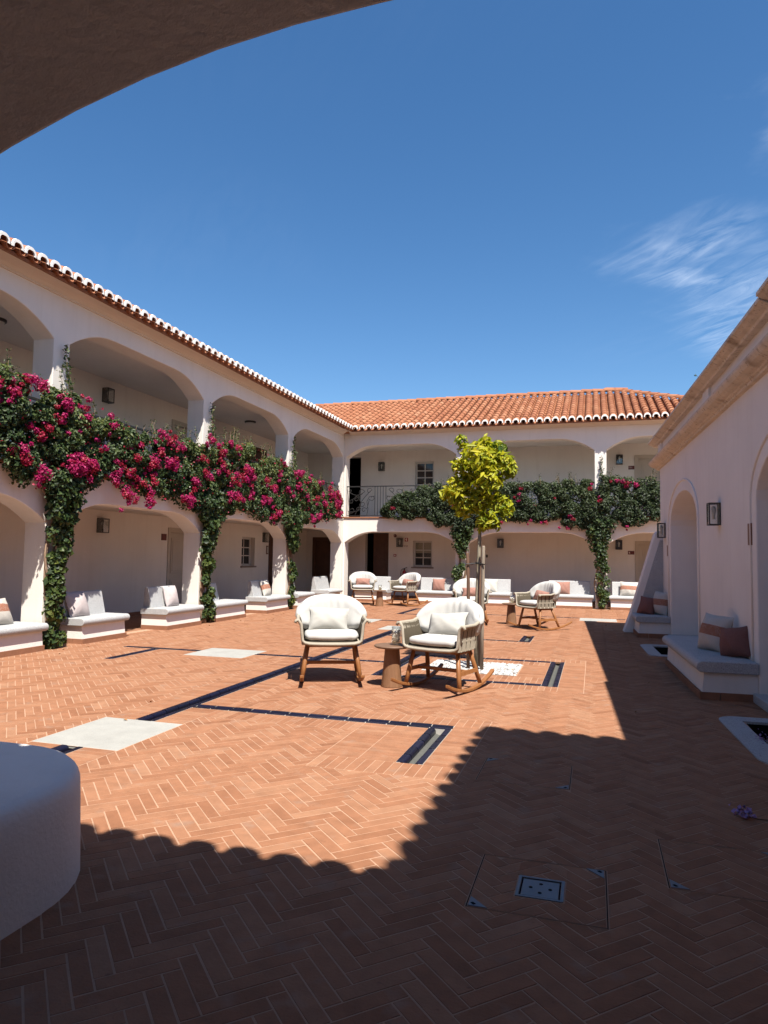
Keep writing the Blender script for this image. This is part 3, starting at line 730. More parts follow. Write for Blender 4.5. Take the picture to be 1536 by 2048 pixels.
def roof(parent, name, base, along, up, slope, c0, c1, lo, hi, singles, label=None, caps=True, world=True):
    """base: point on the eave line; columns from c0 to c1 along it; lo(c), hi(c): horizontal run limits"""
    cs = math.sqrt(1 + slope * slope)
    al = Vector(along).normalized()
    rest_ = MB(); items = []
    ncol = int((c1 - c0) / TS)
    for i in range(ncol + 1):
        c = c0 + i * TS
        for kind_, off, dz in (('p', TS / 2, -0.044), ('c', 0.0, 0.0)):
            cc = c + off
            run0, run1 = lo(cc) * cs, hi(cc) * cs
            j = 0; y = 0.0 if lo(cc) <= 0.001 else math.floor(run0 / TE) * TE
            if kind_ == 'p' and lo(cc) <= 0.001: y = -0.055
            while y < run1 - 0.12:
                items.append((y, cc, kind_, dz, lo(cc) <= 0.001 and y < 0.05)); y += TE
    items.sort(key=lambda t: t[0])
    rp = obj(name, MB().add([], []), None, parent, world=False) if False else None
    holder = roof_sheet(parent, base, al, up, slope, c0, c1, lo, hi, label)
    n_c = n_p = 0
    for (y, cc, kind_, dz, eave) in items:
        M = roof_frame(Vector(base) + al * cc, along, up, slope)
        M = M @ Matrix.Translation((random.gauss(0, 0.003), y + random.gauss(0, 0.004), dz + 0.028 - (0.02 if kind_ == 'p' and eave else 0))) @ Matrix.Rotation(random.gauss(0, 0.008), 4, 'Z')
        k = min(5, max(0, int(random.gauss(2.5, 1.4))))
        me, mb = TM[kind_, k]
        cnt = n_c if kind_ == 'c' else n_p
        lim = singles if kind_ == 'c' else (singles if singles < 100 else 60)
        if cnt < lim and (kind_ == 'c' or y < 0.05):
            o = bpy.data.objects.new('roof_tile' if kind_ == 'c' else 'pan_tile', me); C.objects.link(o); o.parent = holder; o.matrix_basis = M
            if kind_ == 'c': n_c += 1
            else: n_p += 1
        else:
            rest_.add(xform(mb.v, M), mb.f, mb.t[0])
        if eave and kind_ == 'c' and caps:
            o = bpy.data.objects.new('mortar_cap', cap_me); C.objects.link(o); o.parent = holder; o.matrix_basis = M @ Matrix.Translation((0, -0.004, 0.0))
    if rest_.v: obj('tile_courses', rest_, 'roof_tile', holder, kind='stuff')
    return holder
def roof_sheet(parent, base, al, up, slope, c0, c1, lo, hi, label):
    mb = MB(); u = Vector(up).normalized(); n = 24; b = Vector(base)
    vs = []
    for k in range(n + 1):
        c = c0 + (c1 - c0) * k / n
        for r in (lo(c), hi(c)):
            r = max(r, lo(c)); q = b + al * c + u * (r + 0.05) + Vector((0, 0, slope * (r + 0.05) - 0.075)); vs.append(q)
    nv = len(vs); vs2 = [v - Vector((0, 0, 0.05)) for v in vs]
    fs = [(2 * k, 2 * k + 2, 2 * k + 3, 2 * k + 1) for k in range(n)] + [(nv + 2 * k, nv + 2 * k + 1, nv + 2 * k + 3, nv + 2 * k + 2) for k in range(n)]
    fs += [(2 * k, nv + 2 * k, nv + 2 * k + 2, 2 * k + 2) for k in range(n)]
    mb.add(vs + vs2, fs)
    return obj('roof', mb, 'terracotta', parent, world=True, label=label)
def cornice(parent, a0, a1, fn, zb=Z2, name='cornice', m='cornice_paint', prof=None):
    prof = prof or [(-0.02, zb), (0.035, zb), (0.035, zb + 0.03), (0.06, zb + 0.04), (0.085, zb + 0.075), (0.14, zb + 0.115), (0.21, zb + 0.14), (0.23, zb + 0.145), (0.23, zb + 0.175), (-0.3, zb + 0.175), (-0.3, zb)]
    mb = MB(); k = len(prof)
    mb.add([fn(a0, z, -d) for d, z in prof] + [fn(a1, z, -d) for d, z in prof], [(i, (i + 1) % k, k + (i + 1) % k, k + i) for i in range(k)] + [tuple(range(k))[::-1], tuple(range(k, 2 * k))])
    return obj(name, mb, m, parent, world=True)

# doors and windows, drawn in the plane of a wall (fn(a, z, depth), positive depth goes inwards)
def box_on(fn, a0, a1, z0, z1, d0, d1, mb=None):
    mb = mb or MB(); vs = [fn(a, z, d) for d in (d0, d1) for a, z in ((a0, z0), (a1, z0), (a1, z1), (a0, z1))]
    return mb.add(vs, [(0, 1, 2, 3), (7, 6, 5, 4), (0, 4, 5, 1), (1, 5, 6, 2), (2, 6, 7, 3), (3, 7, 4, 0)])
def door(parent, fn, a0, a1, z0, z1, d, m='door_cream', hinge=1, trim=True):
    dr = obj('door', box_on(fn, a0 + 0.055, a1 - 0.055, z0 + 0.006, z1 - 0.055, d + 0.06, d + 0.10), m, parent, world=True, bevel=0.004)
    fr = MB()
    for q in ((a0, a0 + 0.053, z0, z1), (a1 - 0.053, a1, z0, z1), (a0 + 0.053, a1 - 0.053, z1 - 0.053, z1)): box_on(fn, q[0], q[1], q[2], q[3], d - 0.012, d + 0.12, fr)
    obj('door_frame', fr, m, dr)
    if trim:
        tr = MB()
        for q in ((a0 - 0.07, a0, z0, z1 + 0.07), (a1, a1 + 0.07, z0, z1 + 0.07), (a0, a1, z1, z1 + 0.07)): box_on(fn, q[0], q[1], q[2], q[3], d - 0.022, d, tr)
        obj('door_trim', tr, m, dr)
    w_ = a1 - a0
    for zz0, zz1 in ((z0 + 0.16, z0 + 0.86), (z0 + 1.02, z1 - 0.2)):
        pm = MB(); box_on(fn, a0 + 0.17, a1 - 0.17, zz0, zz1, d + 0.045, d + 0.06, pm); box_on(fn, a0 + 0.23, a1 - 0.23, zz0 + 0.06, zz1 - 0.06, d + 0.035, d + 0.045, pm)
        obj('door_panel', pm, m, dr, bevel=0.005)
    ha = a1 - 0.11 if hinge > 0 else a0 + 0.11
    hm = MB(); box_on(fn, ha - 0.02, ha + 0.02, z0 + 0.92, z0 + 1.14, d + 0.054, d + 0.06, hm); box_on(fn, ha - (0.12 if hinge > 0 else -0.01), ha + (0.01 if hinge > 0 else 0.12), z0 + 1.02, z0 + 1.04, d + 0.015, d + 0.03, hm); box_on(fn, ha - 0.01, ha + 0.01, z0 + 1.02, z0 + 1.04, d + 0.03, d + 0.055, hm)
    obj('handle', hm, 'dark_metal', dr)
    return dr
def window(parent, fn, a0, a1, z0, z1, d, depth=0.16, rows=3, blind=0.5, sill=True):
    wf = MB(); e = 0.07
    for q in ((a0, a0 + e, z0, z1), (a1 - e, a1, z0, z1), (a0 + e, a1 - e, z0, z0 + e), (a0 + e, a1 - e, z1 - e, z1)): box_on(fn, *q, d + depth, d + depth + 0.06, wf)
    wn = obj('window', wf, 'window_paint', parent, world=True, bevel=0.004)
    am = (a0 + a1) / 2; mt = 0.018
    cols = [(a0 + e, am - mt), (am + mt, a1 - e)]
    hz = (z1 - z0 - 2 * e) / rows
    mm = MB(); box_on(fn, am - mt, am + mt, z0 + e, z1 - e, d + depth + 0.012, d + depth + 0.05, mm)
    for r in range(1, rows):
        for c in cols: box_on(fn, c[0], c[1], z0 + e + r * hz - mt, z0 + e + r * hz + mt, d + depth + 0.014, d + depth + 0.048, mm)
    obj('muntin', mm, 'window_paint', wn)
    for r in range(rows):
        for c in cols:
            p0, p1 = z0 + e + r * hz + (mt if r else 0), z0 + e + (r + 1) * hz - (mt if r < rows - 1 else 0)
            obj('pane', box_on(fn, c[0], c[1], p0, p1, d + depth + 0.028, d + depth + 0.032), 'clear_glass' if False else 'glass_dark' if p1 < z0 + (z1 - z0) * blind else 'clear_glass', wn)
    if blind < 1:
        obj('blind', box_on(fn, a0 + e, a1 - e, z0 + (z1 - z0) * blind, z1 - e, d + depth + 0.042, d + depth + 0.05), 'blind', wn)
    obj('room_shade_sheet', box_on(fn, a0 + 0.01, a1 - 0.01, z0 + 0.01, z1 - 0.01, d + depth + 0.09, d + depth + 0.1), 'interior_shade', wn)  # near-black sheet stands in for the unlit room behind the panes
    if sill: obj('sill', box_on(fn, a0 - 0.06, a1 + 0.06, z0 - 0.05, z0 - 0.001, d - 0.05, d + depth, None), 'sill_stone', wn, bevel=0.006)
    return wn
def lantern(fn_origin, rz, label, group, wdt=0.22, hgt=0.33, dep=0.17):
    """wall lantern, local: back at y=0, sticks out to -y"""
    t = thing('wall_lantern', label, 'lantern', fn_origin, rz, group)
    e = 0.014; fr = MB()
    for x in (-wdt / 2, wdt / 2 - e):
        for y in (-dep, -e): fr.box((x, y, 0), (x + e, y + e, hgt))
    for z in (0, hgt - e * 1.3):
        fr.box((-wdt / 2 + e, -dep, z), (wdt / 2 - e, -dep + e, z + e * 1.3)); fr.box((-wdt / 2, -dep + e, z), (-wdt / 2 + e, -e, z + e * 1.3)); fr.box((wdt / 2 - e, -dep + e, z), (wdt / 2, -e, z + e * 1.3))
    obj('frame', fr, 'dark_metal', t)
    obj('cap', MB().box((-wdt / 2 + e, -dep + e, hgt - e), (wdt / 2 - e, -e, hgt - 0.002)).box((-wdt / 2 + e, -dep + e, 0.002), (wdt / 2 - e, -e, e)), 'dark_metal', t)
    obj('back_plate', MB().box((-wdt / 2 + e, -e, e * 0.5), (wdt / 2 - e, 0.004, hgt - e * 0.5)), 'dark_metal', t)
    obj('pane', MB().box((-wdt / 2 + e, -dep + 0.004, e * 1.3), (wdt / 2 - e, -dep + 0.008, hgt - e * 1.3)), 'clear_glass', t)
    for x in (-wdt / 2 + 0.004, wdt / 2 - 0.008): obj('pane', MB().box((x, -dep + e, e * 1.3), (x + 0.004, -e, hgt - e * 1.3)), 'clear_glass', t)
    obj('bulb', MB().lathe([(0.008, 0.03), (0.02, 0.032), (0.02, 0.10), (0.034, 0.14), (0.036, 0.17), (0.02, 0.205), (0.003, 0.21)], 12, (0, -dep / 2, hgt * 0.18)), 'bulb', t, smooth=True)
    return t

# ------------------------------------------------------------------ left arcaded wing
LW = thing('arcade_wing', 'two-storey white arcaded wing along the left side of the courtyard', 'building', (XL, 14, 0))
o = obj('arcade_wall', MB().prism(comb(2.0, YF + TH, LP, 0, Z1, 2.02, 0.40), fL, 0, TH), 'plaster', LW, world=True, bevel=0.014)
o = obj('upper_arcade_wall', MB().prism(comb(2.0, YF + TH, LP, 2.92, Z2 + 0.1, 5.04, 0.40), fL, 0, TH), 'plaster', LW, world=True, bevel=0.014)
obj('floor_edge', MB().prism([(2.0, Z1), (2.0, 2.92), (YF - 0.035, 2.92), (YF - 0.035, Z1)], fL, -0.035, TH + 0.02), 'terracotta', LW, world=True, bevel=0.008)
obj('gallery_slab', MB().box((XL - GD, 2, 2.52), (XL - TH, YF + GD, 2.90)), 'plaster', LW, world=True)
obj('gallery_ceiling', MB().box((XL - GD, 2, 5.58), (XL - TH - 0.001, YF + GD, 5.80)), 'plaster', LW, world=True)
HL = [(16.05, 17.0, 0.0, 2.17), (20.05, 20.95, 1.18, 2.12), (22.05, 22.95, 0.0, 2.2), (11.4, 12.35, 0.0, 2.17), (6.8, 7.75, 0, 2.17),
      (16.05, 17.0, 2.9, 5.09), (11.4, 12.35, 2.9, 5.09), (20.6, 21.55, 2.9, 5.09)]
HL = [h for h in HL if h[0] not in (11.4,)]
mb = MB(); wall_cells(mb, 2.0, YF + GD, -0.01, 5.9, HL, fL, GD, GD + 0.3); obj('inner_wall', mb, 'plaster', LW, world=True)
door(LW, fL, 16.05, 17.0, 0.0, 2.17, GD, hinge=1); door(LW, fL, 22.05, 22.95, 0, 2.2, GD, 'door_brown'); door(LW, fL, 6.8, 7.75, 0, 2.17, GD)
door(LW, fL, 16.05, 17.0, 2.92, 5.09, GD); door(LW, fL, 20.6, 21.55, 2.92, 5.09, GD, 'door_brown')
window(LW, fL, 20.05, 20.95, 1.18, 2.12, GD, blind=1.0)
for k, (a, b) in enumerate(((2.0, 6.72), (7.83, 15.97), (17.08, 21.97), (23.05, YF + GD))):
    n = max(1, round((b - a) / 0.3)); L = (b - a) / n
    for i in range(n): obj('skirting_tile', box_on(fL, a + i * L + 0.003, a + (i + 1) * L - 0.003, 0, 0.1, GD - 0.014, GD), 'terracotta', LW, world=True)
obj('light_leak_backing', box_on(fL, 2.0, YF + GD + 0.3, -0.02, 5.9, GD + 0.31, GD + 0.36), 'interior_shade', LW, world=True)  # added slab behind the wall, blocks light leaking through door gaps
cornice(LW, 2.0, YF - 0.23, fL)
RIDGE = 4.4; SLOPE = 0.42; OV = 0.42; EZ = 5.965
roof(LW, 'roof', (XL + OV, 2.0, EZ), (0, 1, 0), (-1, 0, 0), SLOPE, 0.06, YF - OV - 2.0 + RIDGE, lambda c: max(0.0, c - (YF - OV - 2.0)), lambda c: RIDGE if c > 3 else RIDGE, 85)
# ------------------------------------------------------------------ far arcaded wing
FW = thing('arcade_wing', 'two-storey white arcaded wing with orange tiled roof closing the far end', 'building', (-1.5, YF, 0))
XE = 6.2
obj('arcade_wall', MB().prism(comb(XL + 0.001, XE, FP, 0, Z1, 2.02, 0.38), fF, 0, TH), 'plaster', FW, world=True, bevel=0.014)
obj('upper_arcade_wall', MB().prism(comb(XL + 0.001, XE, FP, 2.92, Z2 + 0.1, 5.03, 0.40), fF, 0, TH), 'plaster', FW, world=True, bevel=0.014)
obj('floor_edge', MB().prism([(XL + 0.035, Z1), (XL + 0.035, 2.92), (XE, 2.92), (XE, Z1)], fF, -0.035, TH + 0.02), 'terracotta', FW, world=True, bevel=0.008)
obj('gallery_slab', MB().box((XL - TH + 0.001, YF + TH, 2.521), (XE, YF + GD, 2.901)), 'plaster', FW, world=True)
obj('gallery_ceiling', MB().box((XL - TH, YF + TH + 0.001, 5.581), (XE, YF + GD, 5.801)), 'plaster', FW, world=True)
HF = [(-8.40, -7.46, -0.01, 2.45), (-10.5, -9.3, 0.0, 2.2), (-6.50, -5.76, 1.18, 2.16), (-6.46, -5.72, 3.95, 5.15), (-9.3, -8.62, 2.9, 5.4), (1.44, 2.34, 0.0, 2.13), (1.44, 2.34, 2.9, 5.1)]
mb = MB(); wall_cells(mb, XL - GD - 0.3, XE, -0.012, 5.9, HF, fF, GD, GD + 0.3); obj('inner_wall', mb, 'plaster', FW, world=True)
door(FW, fF, -10.5, -9.3, 0, 2.2, GD, 'door_brown'); door(FW, fF, 1.44, 2.34, 0, 2.13, GD, hinge=1); door(FW, fF, 1.44, 2.34, 2.92, 5.1, GD, hinge=1)
window(FW, fF, -6.50, -5.76, 1.18, 2.16, GD, 0.10, 3, 0.53); window(FW, fF, -6.46, -5.72, 3.95, 5.15, GD, 0.10, 4, 1.0, sill=False)
# service passage: recess with a brown door, its shade put in as near-black walls
obj('passage', MB().box((-8.40, YF + GD + 2.0, 0), (-7.46, YF + GD + 2.1, 2.6)).box((-8.6, YF + GD + 0.3, 0), (-8.401, YF + GD + 2.0, 2.6)).box((-7.459, YF + GD + 0.3, 0), (-7.3, YF + GD + 2.0, 2.6)).box((-8.6, YF + GD + 0.3, 2.5), (-7.3, YF + GD + 2.1, 2.62)), 'interior_shade', FW, world=True)
dr = obj('door', box_on(fF, -8.10, -7.465, 0.005, 2.43, GD + 0.12, GD + 0.17), 'door_brown', FW, world=True, label='dark brown door standing in the passage opening')
obj('door_panel', box_on(fF, -7.98, -7.60, 0.2, 2.05, GD + 0.10, GD + 0.12), 'door_brown', dr, bevel=0.006)
obj('upper_opening_shade', MB().box((-9.4, YF + GD + 0.31, 2.9), (-8.5, YF + GD + 0.4, 5.6)), 'interior_shade', FW, world=True)  # flat near-black sheet stands in for the shade of the upper opening
for k, (a, b) in enumerate(((-7.44, 1.36), (2.42, XE))):
    n = max(1, round((b - a) / 0.3)); L = (b - a) / n
    for i in range(n): obj('skirting_tile', box_on(fF, a + i * L + 0.003, a + (i + 1) * L - 0.003, 0, 0.1, GD - 0.014, GD), 'terracotta', FW, world=True)
obj('light_leak_backing', box_on(fF, -7.25, XE, -0.02, 5.9, GD + 0.31, GD + 0.36).box((XL - GD - 0.3, YF + GD + 0.31, -0.02), (-8.62, YF + GD + 0.36, 5.9)), 'interior_shade', FW, world=True)  # added unseen slabs that keep outside light from leaking in
cornice(FW, XL + 0.23, XE, fF)
XH = 0.8        # ridge ends here, a hip falls away to the right
fx0 = XL + OV - RIDGE
fr_ = roof(FW, 'roof', (fx0, YF - OV, EZ), (1, 0, 0), (0, 1, 0), SLOPE, 0.03, XH + RIDGE - fx0 - 0.1, lambda c: max(0.0, (XL + OV) - (fx0 + c)), lambda c: min(RIDGE, XH + RIDGE - (fx0 + c)), 295, label='sunlit orange barrel-tile roof with white mortar eave')
# ridge and hip tiles
def ridge_line(p0, p1, parent, step=0.40):
    p0, p1 = Vector(p0), Vector(p1); d = (p1 - p0); n = int(d.length / step)
    for i in range(n + 1):
        q = p0 + d * (i / n); u = d.normalized(); side = u.cross(Vector((0, 0, 1))).normalized(); up_ = side.cross(u)
        M = Matrix((side, u, up_)).transposed().to_4x4(); M.translation = q + Vector((0, 0, 0.055 + random.gauss(0, 0.004)))
        me = TM['c', random.randrange(1, 5)][0]
        o_ = bpy.data.objects.new('ridge_tile', me); C.objects.link(o_); o_.parent = parent; o_.matrix_basis = M @ Matrix.Diagonal((1.25, 1.05, 1.2, 1))
zr = EZ + SLOPE * RIDGE
ridge_line((fx0, YF - OV + RIDGE, zr), (XH, YF - OV + RIDGE, zr), fr_)
ridge_line((XH + RIDGE - 0.2, YF - OV + 0.2, EZ + 0.1), (XH, YF - OV + RIDGE, zr), fr_)
mb = MB(); a = YF - OV + RIDGE; mb.add([(fx0, a, zr - 0.06), (XH, a, zr - 0.06), (XH + RIDGE, a + RIDGE, EZ - 0.05), (fx0, a + RIDGE, EZ - 0.05)], [(0, 1, 2, 3)]).add([(XH, a, zr - 0.06), (XH + RIDGE, YF - OV, EZ - 0.06), (XH + RIDGE, a + RIDGE, EZ - 0.06)], [(0, 1, 2)])
obj('rear_slope', mb, 'terracotta', fr_)

# ------------------------------------------------------------------ right-hand low building with cornice
RB = thing('service_building', 'low white building with double stone cornice and arched niches at right', 'building', tuple(RO), RA)
def half_ellipse(a, b, spring, rise, n=16):
    c = (a + b) / 2; w_ = (b - a) / 2
    return [(c - w_ * math.cos(math.pi * i / n), spring + rise * math.sin(math.pi * i / n)) for i in range(n + 1)]
SE = 16.25; OPEN = [(5.85, 8.60), (12.10, 14.85)]
fR = lambda s, z, d: (d, s, z)
poly = [(3.2, 3.56), (3.2, 0)]
for a, b in OPEN: poly += [(a, 0)] + half_ellipse(a, b, 2.24, 0.56) + [(b, 0)]
poly += [(SE, 0), (SE, 3.56)]
obj('wall', MB().prism(poly, fR, 0, 0.55), 'plaster_pink', RB, bevel=0.014)
for a, b in OPEN:
    pl = [(a, 0.0), (b, 0.0)] + half_ellipse(a, b, 2.24, 0.56)[::-1]
    obj('niche_back', MB().prism([(p[0], p[1]) for p in pl], fR, 0.50, 0.56), 'plaster_pink', RB)
    # thin raised roll moulding round the opening
    pts = [(a - 0.20, 0.0)] + half_ellipse(a - 0.20, b + 0.20, 2.24, 0.76, 22) + [(b + 0.20, 0.0)]
    obj('arch_moulding', MB().tube([(-0.004, s_, z_) for s_, z_ in pts], 0.017, 8), 'plaster_pink', RB, smooth=True)
    obj('doorstep', MB().box((-0.06, a - 0.05, 0), (0.5, b + 0.05, 0.10)), 'granite', RB, bevel=0.012)
cp = [(0.02, 3.54), (-0.05, 3.55), (-0.055, 3.575), (-0.075, 3.58), (-0.09, 3.60), (-0.13, 3.612), (-0.175, 3.635), (-0.205, 3.668), (-0.215, 3.69), (-0.215, 3.715), (0.02, 3.725)]
def run_local(prof, s0, s1, name, m, parent, nseg=None):
    """stone moulding in lengths"""
    n = nseg or max(1, round((s1 - s0) / 1.15)); L = (s1 - s0) / n; k = len(prof)
    for i in range(n):
        a, b = s0 + i * L, s0 + (i + 1) * L - 0.006
        dz = random.gauss(0, 0.0015)
        mb = MB().add([(x, a, z + dz) for x, z in prof] + [(x, b, z + dz) for x, z in prof], [(q, (q + 1) % k, k + (q + 1) % k, k + q) for q in range(k)] + [tuple(range(k))[::-1], tuple(range(k, 2 * k))])
        obj(name, mb, m, parent, bevel=0.004)
run_local(cp, 3.2, SE + 0.2, 'cornice_stone', 'limestone', RB)
obj('frieze', MB().box((-0.02, 3.2, 3.70), (0.5, SE, 4.06)), 'plaster_pink', RB)
for s_ in (6.1, 10.95, 15.85):
    obj('pilaster', MB().box((-0.055, s_ - 0.22, 3.722), (-0.02, s_ + 0.22, 4.055)), 'plaster_pink', RB)
cq = [(0.05, 4.05), (-0.10, 4.05), (-0.115, 4.075), (-0.16, 4.09), (-0.20, 4.115), (-0.22, 4.12), (-0.22, 4.16), (0.05, 4.175)]
run_local(cq, 7.45, SE + 0.18, 'coping_stone', 'limestone', RB)
run_local([(x - (0.03 if x < 0 else 0), z + 0.03) for x, z in cq], 3.2, 7.444, 'coping_stone', 'limestone', RB)
obj('flat_roof', MB().box((0.0, 3.2, 4.0), (4.5, SE, 4.10)), 'terracotta', RB)
obj('end_wall', MB().box((0.551, SE - 0.4, 0), (4.5, SE, 4.0)), 'plaster_pink', RB)
# sloping buttress with granite cheek at the far corner
bp = [(0.0, 0.0), (-0.80, 0.0), (-0.66, 0.40), (-0.15, 2.12), (-0.10, 2.18), (0.0, 2.18)]
obj('buttress', MB().prism(bp, lambda x, z, d: (x, d, z), 15.92, 16.30), 'plaster_pink', RB, bevel=0.01)
obj('buttress_cheek', MB().prism([(-0.001, 0.43), (-0.52, 0.43), (-0.06, 1.98), (-0.001, 1.98)], lambda x, z, d: (x, d, z), 15.885, 15.919), 'granite', RB)
for k, (a, b) in enumerate(((11.36, 12.0), (14.95 + 0.1, 14.99), (3.2, 5.7))):
    n = max(1, round((b - a) / 0.3)); L = (b - a) / n
    if b - a > 0.1:
        for i in range(n): obj('skirting_tile', MB().box((-0.016, a + i * L + 0.003, 0), (-0.001, a + (i + 1) * L - 0.003, 0.10)), 'terracotta', RB)
# planting pits
PL_LB = ['granite-rimmed planting pit in the shade at the right edge', 'granite-rimmed planting pit between the two shaded benches']
for (x0, x1, s0, s1), lb in zip(PLANT, PL_LB):
    t = thing('planting_pit', lb, 'planter', tuple(rl((x0 + x1) / 2, (s0 + s1) / 2)), RA, 'granite-rimmed pits by the right building')
    cxl, csl = (x0 + x1) / 2, (s0 + s1) / 2
    hw, hs = (x1 - x0) / 2, (s1 - s0) / 2
    def rr(w_, h_, r, n=8):
        pts = []
        for cx_, cy_, a0 in ((w_ - 0.0001, h_, 0), (-w_ + r, h_ - r, 90), (-w_ + r, -h_ + r, 180), (w_ - 0.0001, -h_, 270)):
            if a0 in (0, 270): pts.append((cx_, cy_)); continue
            for i in range(n + 1):
                a = R(a0 + 90 * i / n); pts.append((cx_ + r * math.cos(a), cy_ + r * math.sin(a)))
        return pts
    outer = rr(hw, hs, 0.19); ri = 0.20
    inner = [(max(-hw + ri, min(hw, x)), max(-hs + ri, min(hs - ri, y))) for x, y in outer]
    k = len(outer); mb = MB()
    mb.add([(x, y, 0.012) for x, y in outer] + [(x, y, 0.012) for x, y in inner] + [(x, y, -0.03) for x, y in outer] + [(x, y, -0.012) for x, y in inner],
           [(i, (i + 1) % k, k + (i + 1) % k, k + i) for i in range(k)] + [(2 * k + i, 2 * k + (i + 1) % k, (i + 1) % k, i) for i in range(k)] + [(k + i, k + (i + 1) % k, 3 * k + (i + 1) % k, 3 * k + i) for i in range(k)])
    obj('granite_rim', mb, 'granite', t)
    lin = MB(); lin.add([(x * 1.002, y * 1.002, -0.012) for x, y in inner] + [(x * 1.002, y * 1.002, -0.3) for x, y in inner], [(i, (i + 1) % k, k + (i + 1) % k, k + i) for i in range(k)]); obj('dark_pit_lining', lin, 'soil', t)  # soil colour reused: its near-black puts deep shade into the lining
    mb = MB(); mb.add([(-hw + 0.15, -hs + 0.15, -0.16), (hw, -hs + 0.15, -0.16), (hw, hs - 0.15, -0.16), (-hw + 0.15, hs - 0.15, -0.16)], [(0, 1, 2, 3)]); obj('soil', mb, 'soil', t)

# ------------------------------------------------------------------ the wing the view is taken from, and the taller block beside it
NW = thing('gallery_wing', 'shaded gallery wing whose plastered arch frames the top left of the view', 'building', (-2, 1, 0))
fN = lambda a, z, d: (a, 1.0 - d, z)
NP = [(-8.9, -6.4), (-2.15, -1.62), (1.45, 1.9)]
obj('arch_wall', MB().prism(comb(-8.9, 1.9, NP, 0, 4.0, 2.02, 0.405, 1.3), fN, 0, 0.45), 'plaster_rough', NW, world=True, bevel=0.01)
obj('ceiling', MB().box((-8.9, -2.4, 2.75), (1.5, 0.549, 2.95)), 'plaster_rough', NW, world=True)
obj('rear_wall', MB().box((-8.9, -2.6, -0.01), (1.5, -2.4, 3.6)), 'plaster_rough', NW, world=True)
obj('side_wall', MB().box((1.5, -2.6, -0.01), (1.9, 0.549, 3.6)).box((-9.3, -2.6, -0.01), (-8.9, 1.0, 3.9)), 'plaster_rough', NW, world=True)
roof(NW, 'roof', (-8.9, 1.40, 4.10), (1, 0, 0), (0, -1, 0), 0.40, 0.05, 9.95, lambda c: 0.0, lambda c: 3.8, 0, caps=False)
TB = thing('corner_block', 'tall white corner block whose tiled eaves shade the near paving', 'building', (3, 1, 0))
obj('wall', MB().box((1.5, 1.001, -0.02), (6.5, 3.2, 5.9)).box((1.901, -4, -0.02), (6.5, 1.0, 5.9)), 'plaster', TB, world=True)
roof(TB, 'roof', (1.10, -2.0, 6.02), (0, 1, 0), (1, 0, 0), 0.42, 0.1, 5.5, lambda c: 0.0, lambda c: min(2.4, max(0.2, 5.6 - c)), 0, caps=False)
roof(TB, 'roof', (1.1, 3.6, 6.02), (1, 0, 0), (0, -1, 0), 0.42, 0.08, 5.4, lambda c: 0.0, lambda c: min(2.4, max(0.2, c)), 0, caps=False)
# rounded plaster bench end in the foreground
t = thing('plaster_bench', 'rounded white plaster bench end in shade at the lower left corner', 'bench', (-3.3, 2.2, 0))
def round_outline(x0, x1, y0, y1, r, n=10):
    pts = [(x0, y0), (x1, y0)]
    for i in range(n + 1):
        a = math.pi / 2 * i / n; pts.append((x1 - r + r * math.cos(a), y1 - r + r * math.sin(a)))
    return pts + [(x0, y1)]
mb = MB(); rings = []
for z, ins in ((-0.01, 0.0), (0.10, 0.003), (0.36, 0.012), (0.43, 0.016), (0.468, 0.028), (0.488, 0.048), (0.499, 0.078), (0.502, 0.115)):
    rings.append([(x + 3.3, y - 2.2, z + 0.004 * math.sin(5 * x + 3 * y)) for x, y in round_outline(-5.6, -2.27 - ins, 1.0, 3.20 - ins, 0.70 - ins)])
k = len(rings[0]); vs = [p for r in rings for p in r]
mb.add(vs, [(i * k + j, i * k + (j + 1) % k, (i + 1) * k + (j + 1) % k, (i + 1) * k + j) for i in range(len(rings) - 1) for j in range(k)] + [tuple(range((len(rings) - 1) * k, len(rings) * k))])
obj('bench_body', mb, 'plaster_pink', t, smooth=True)

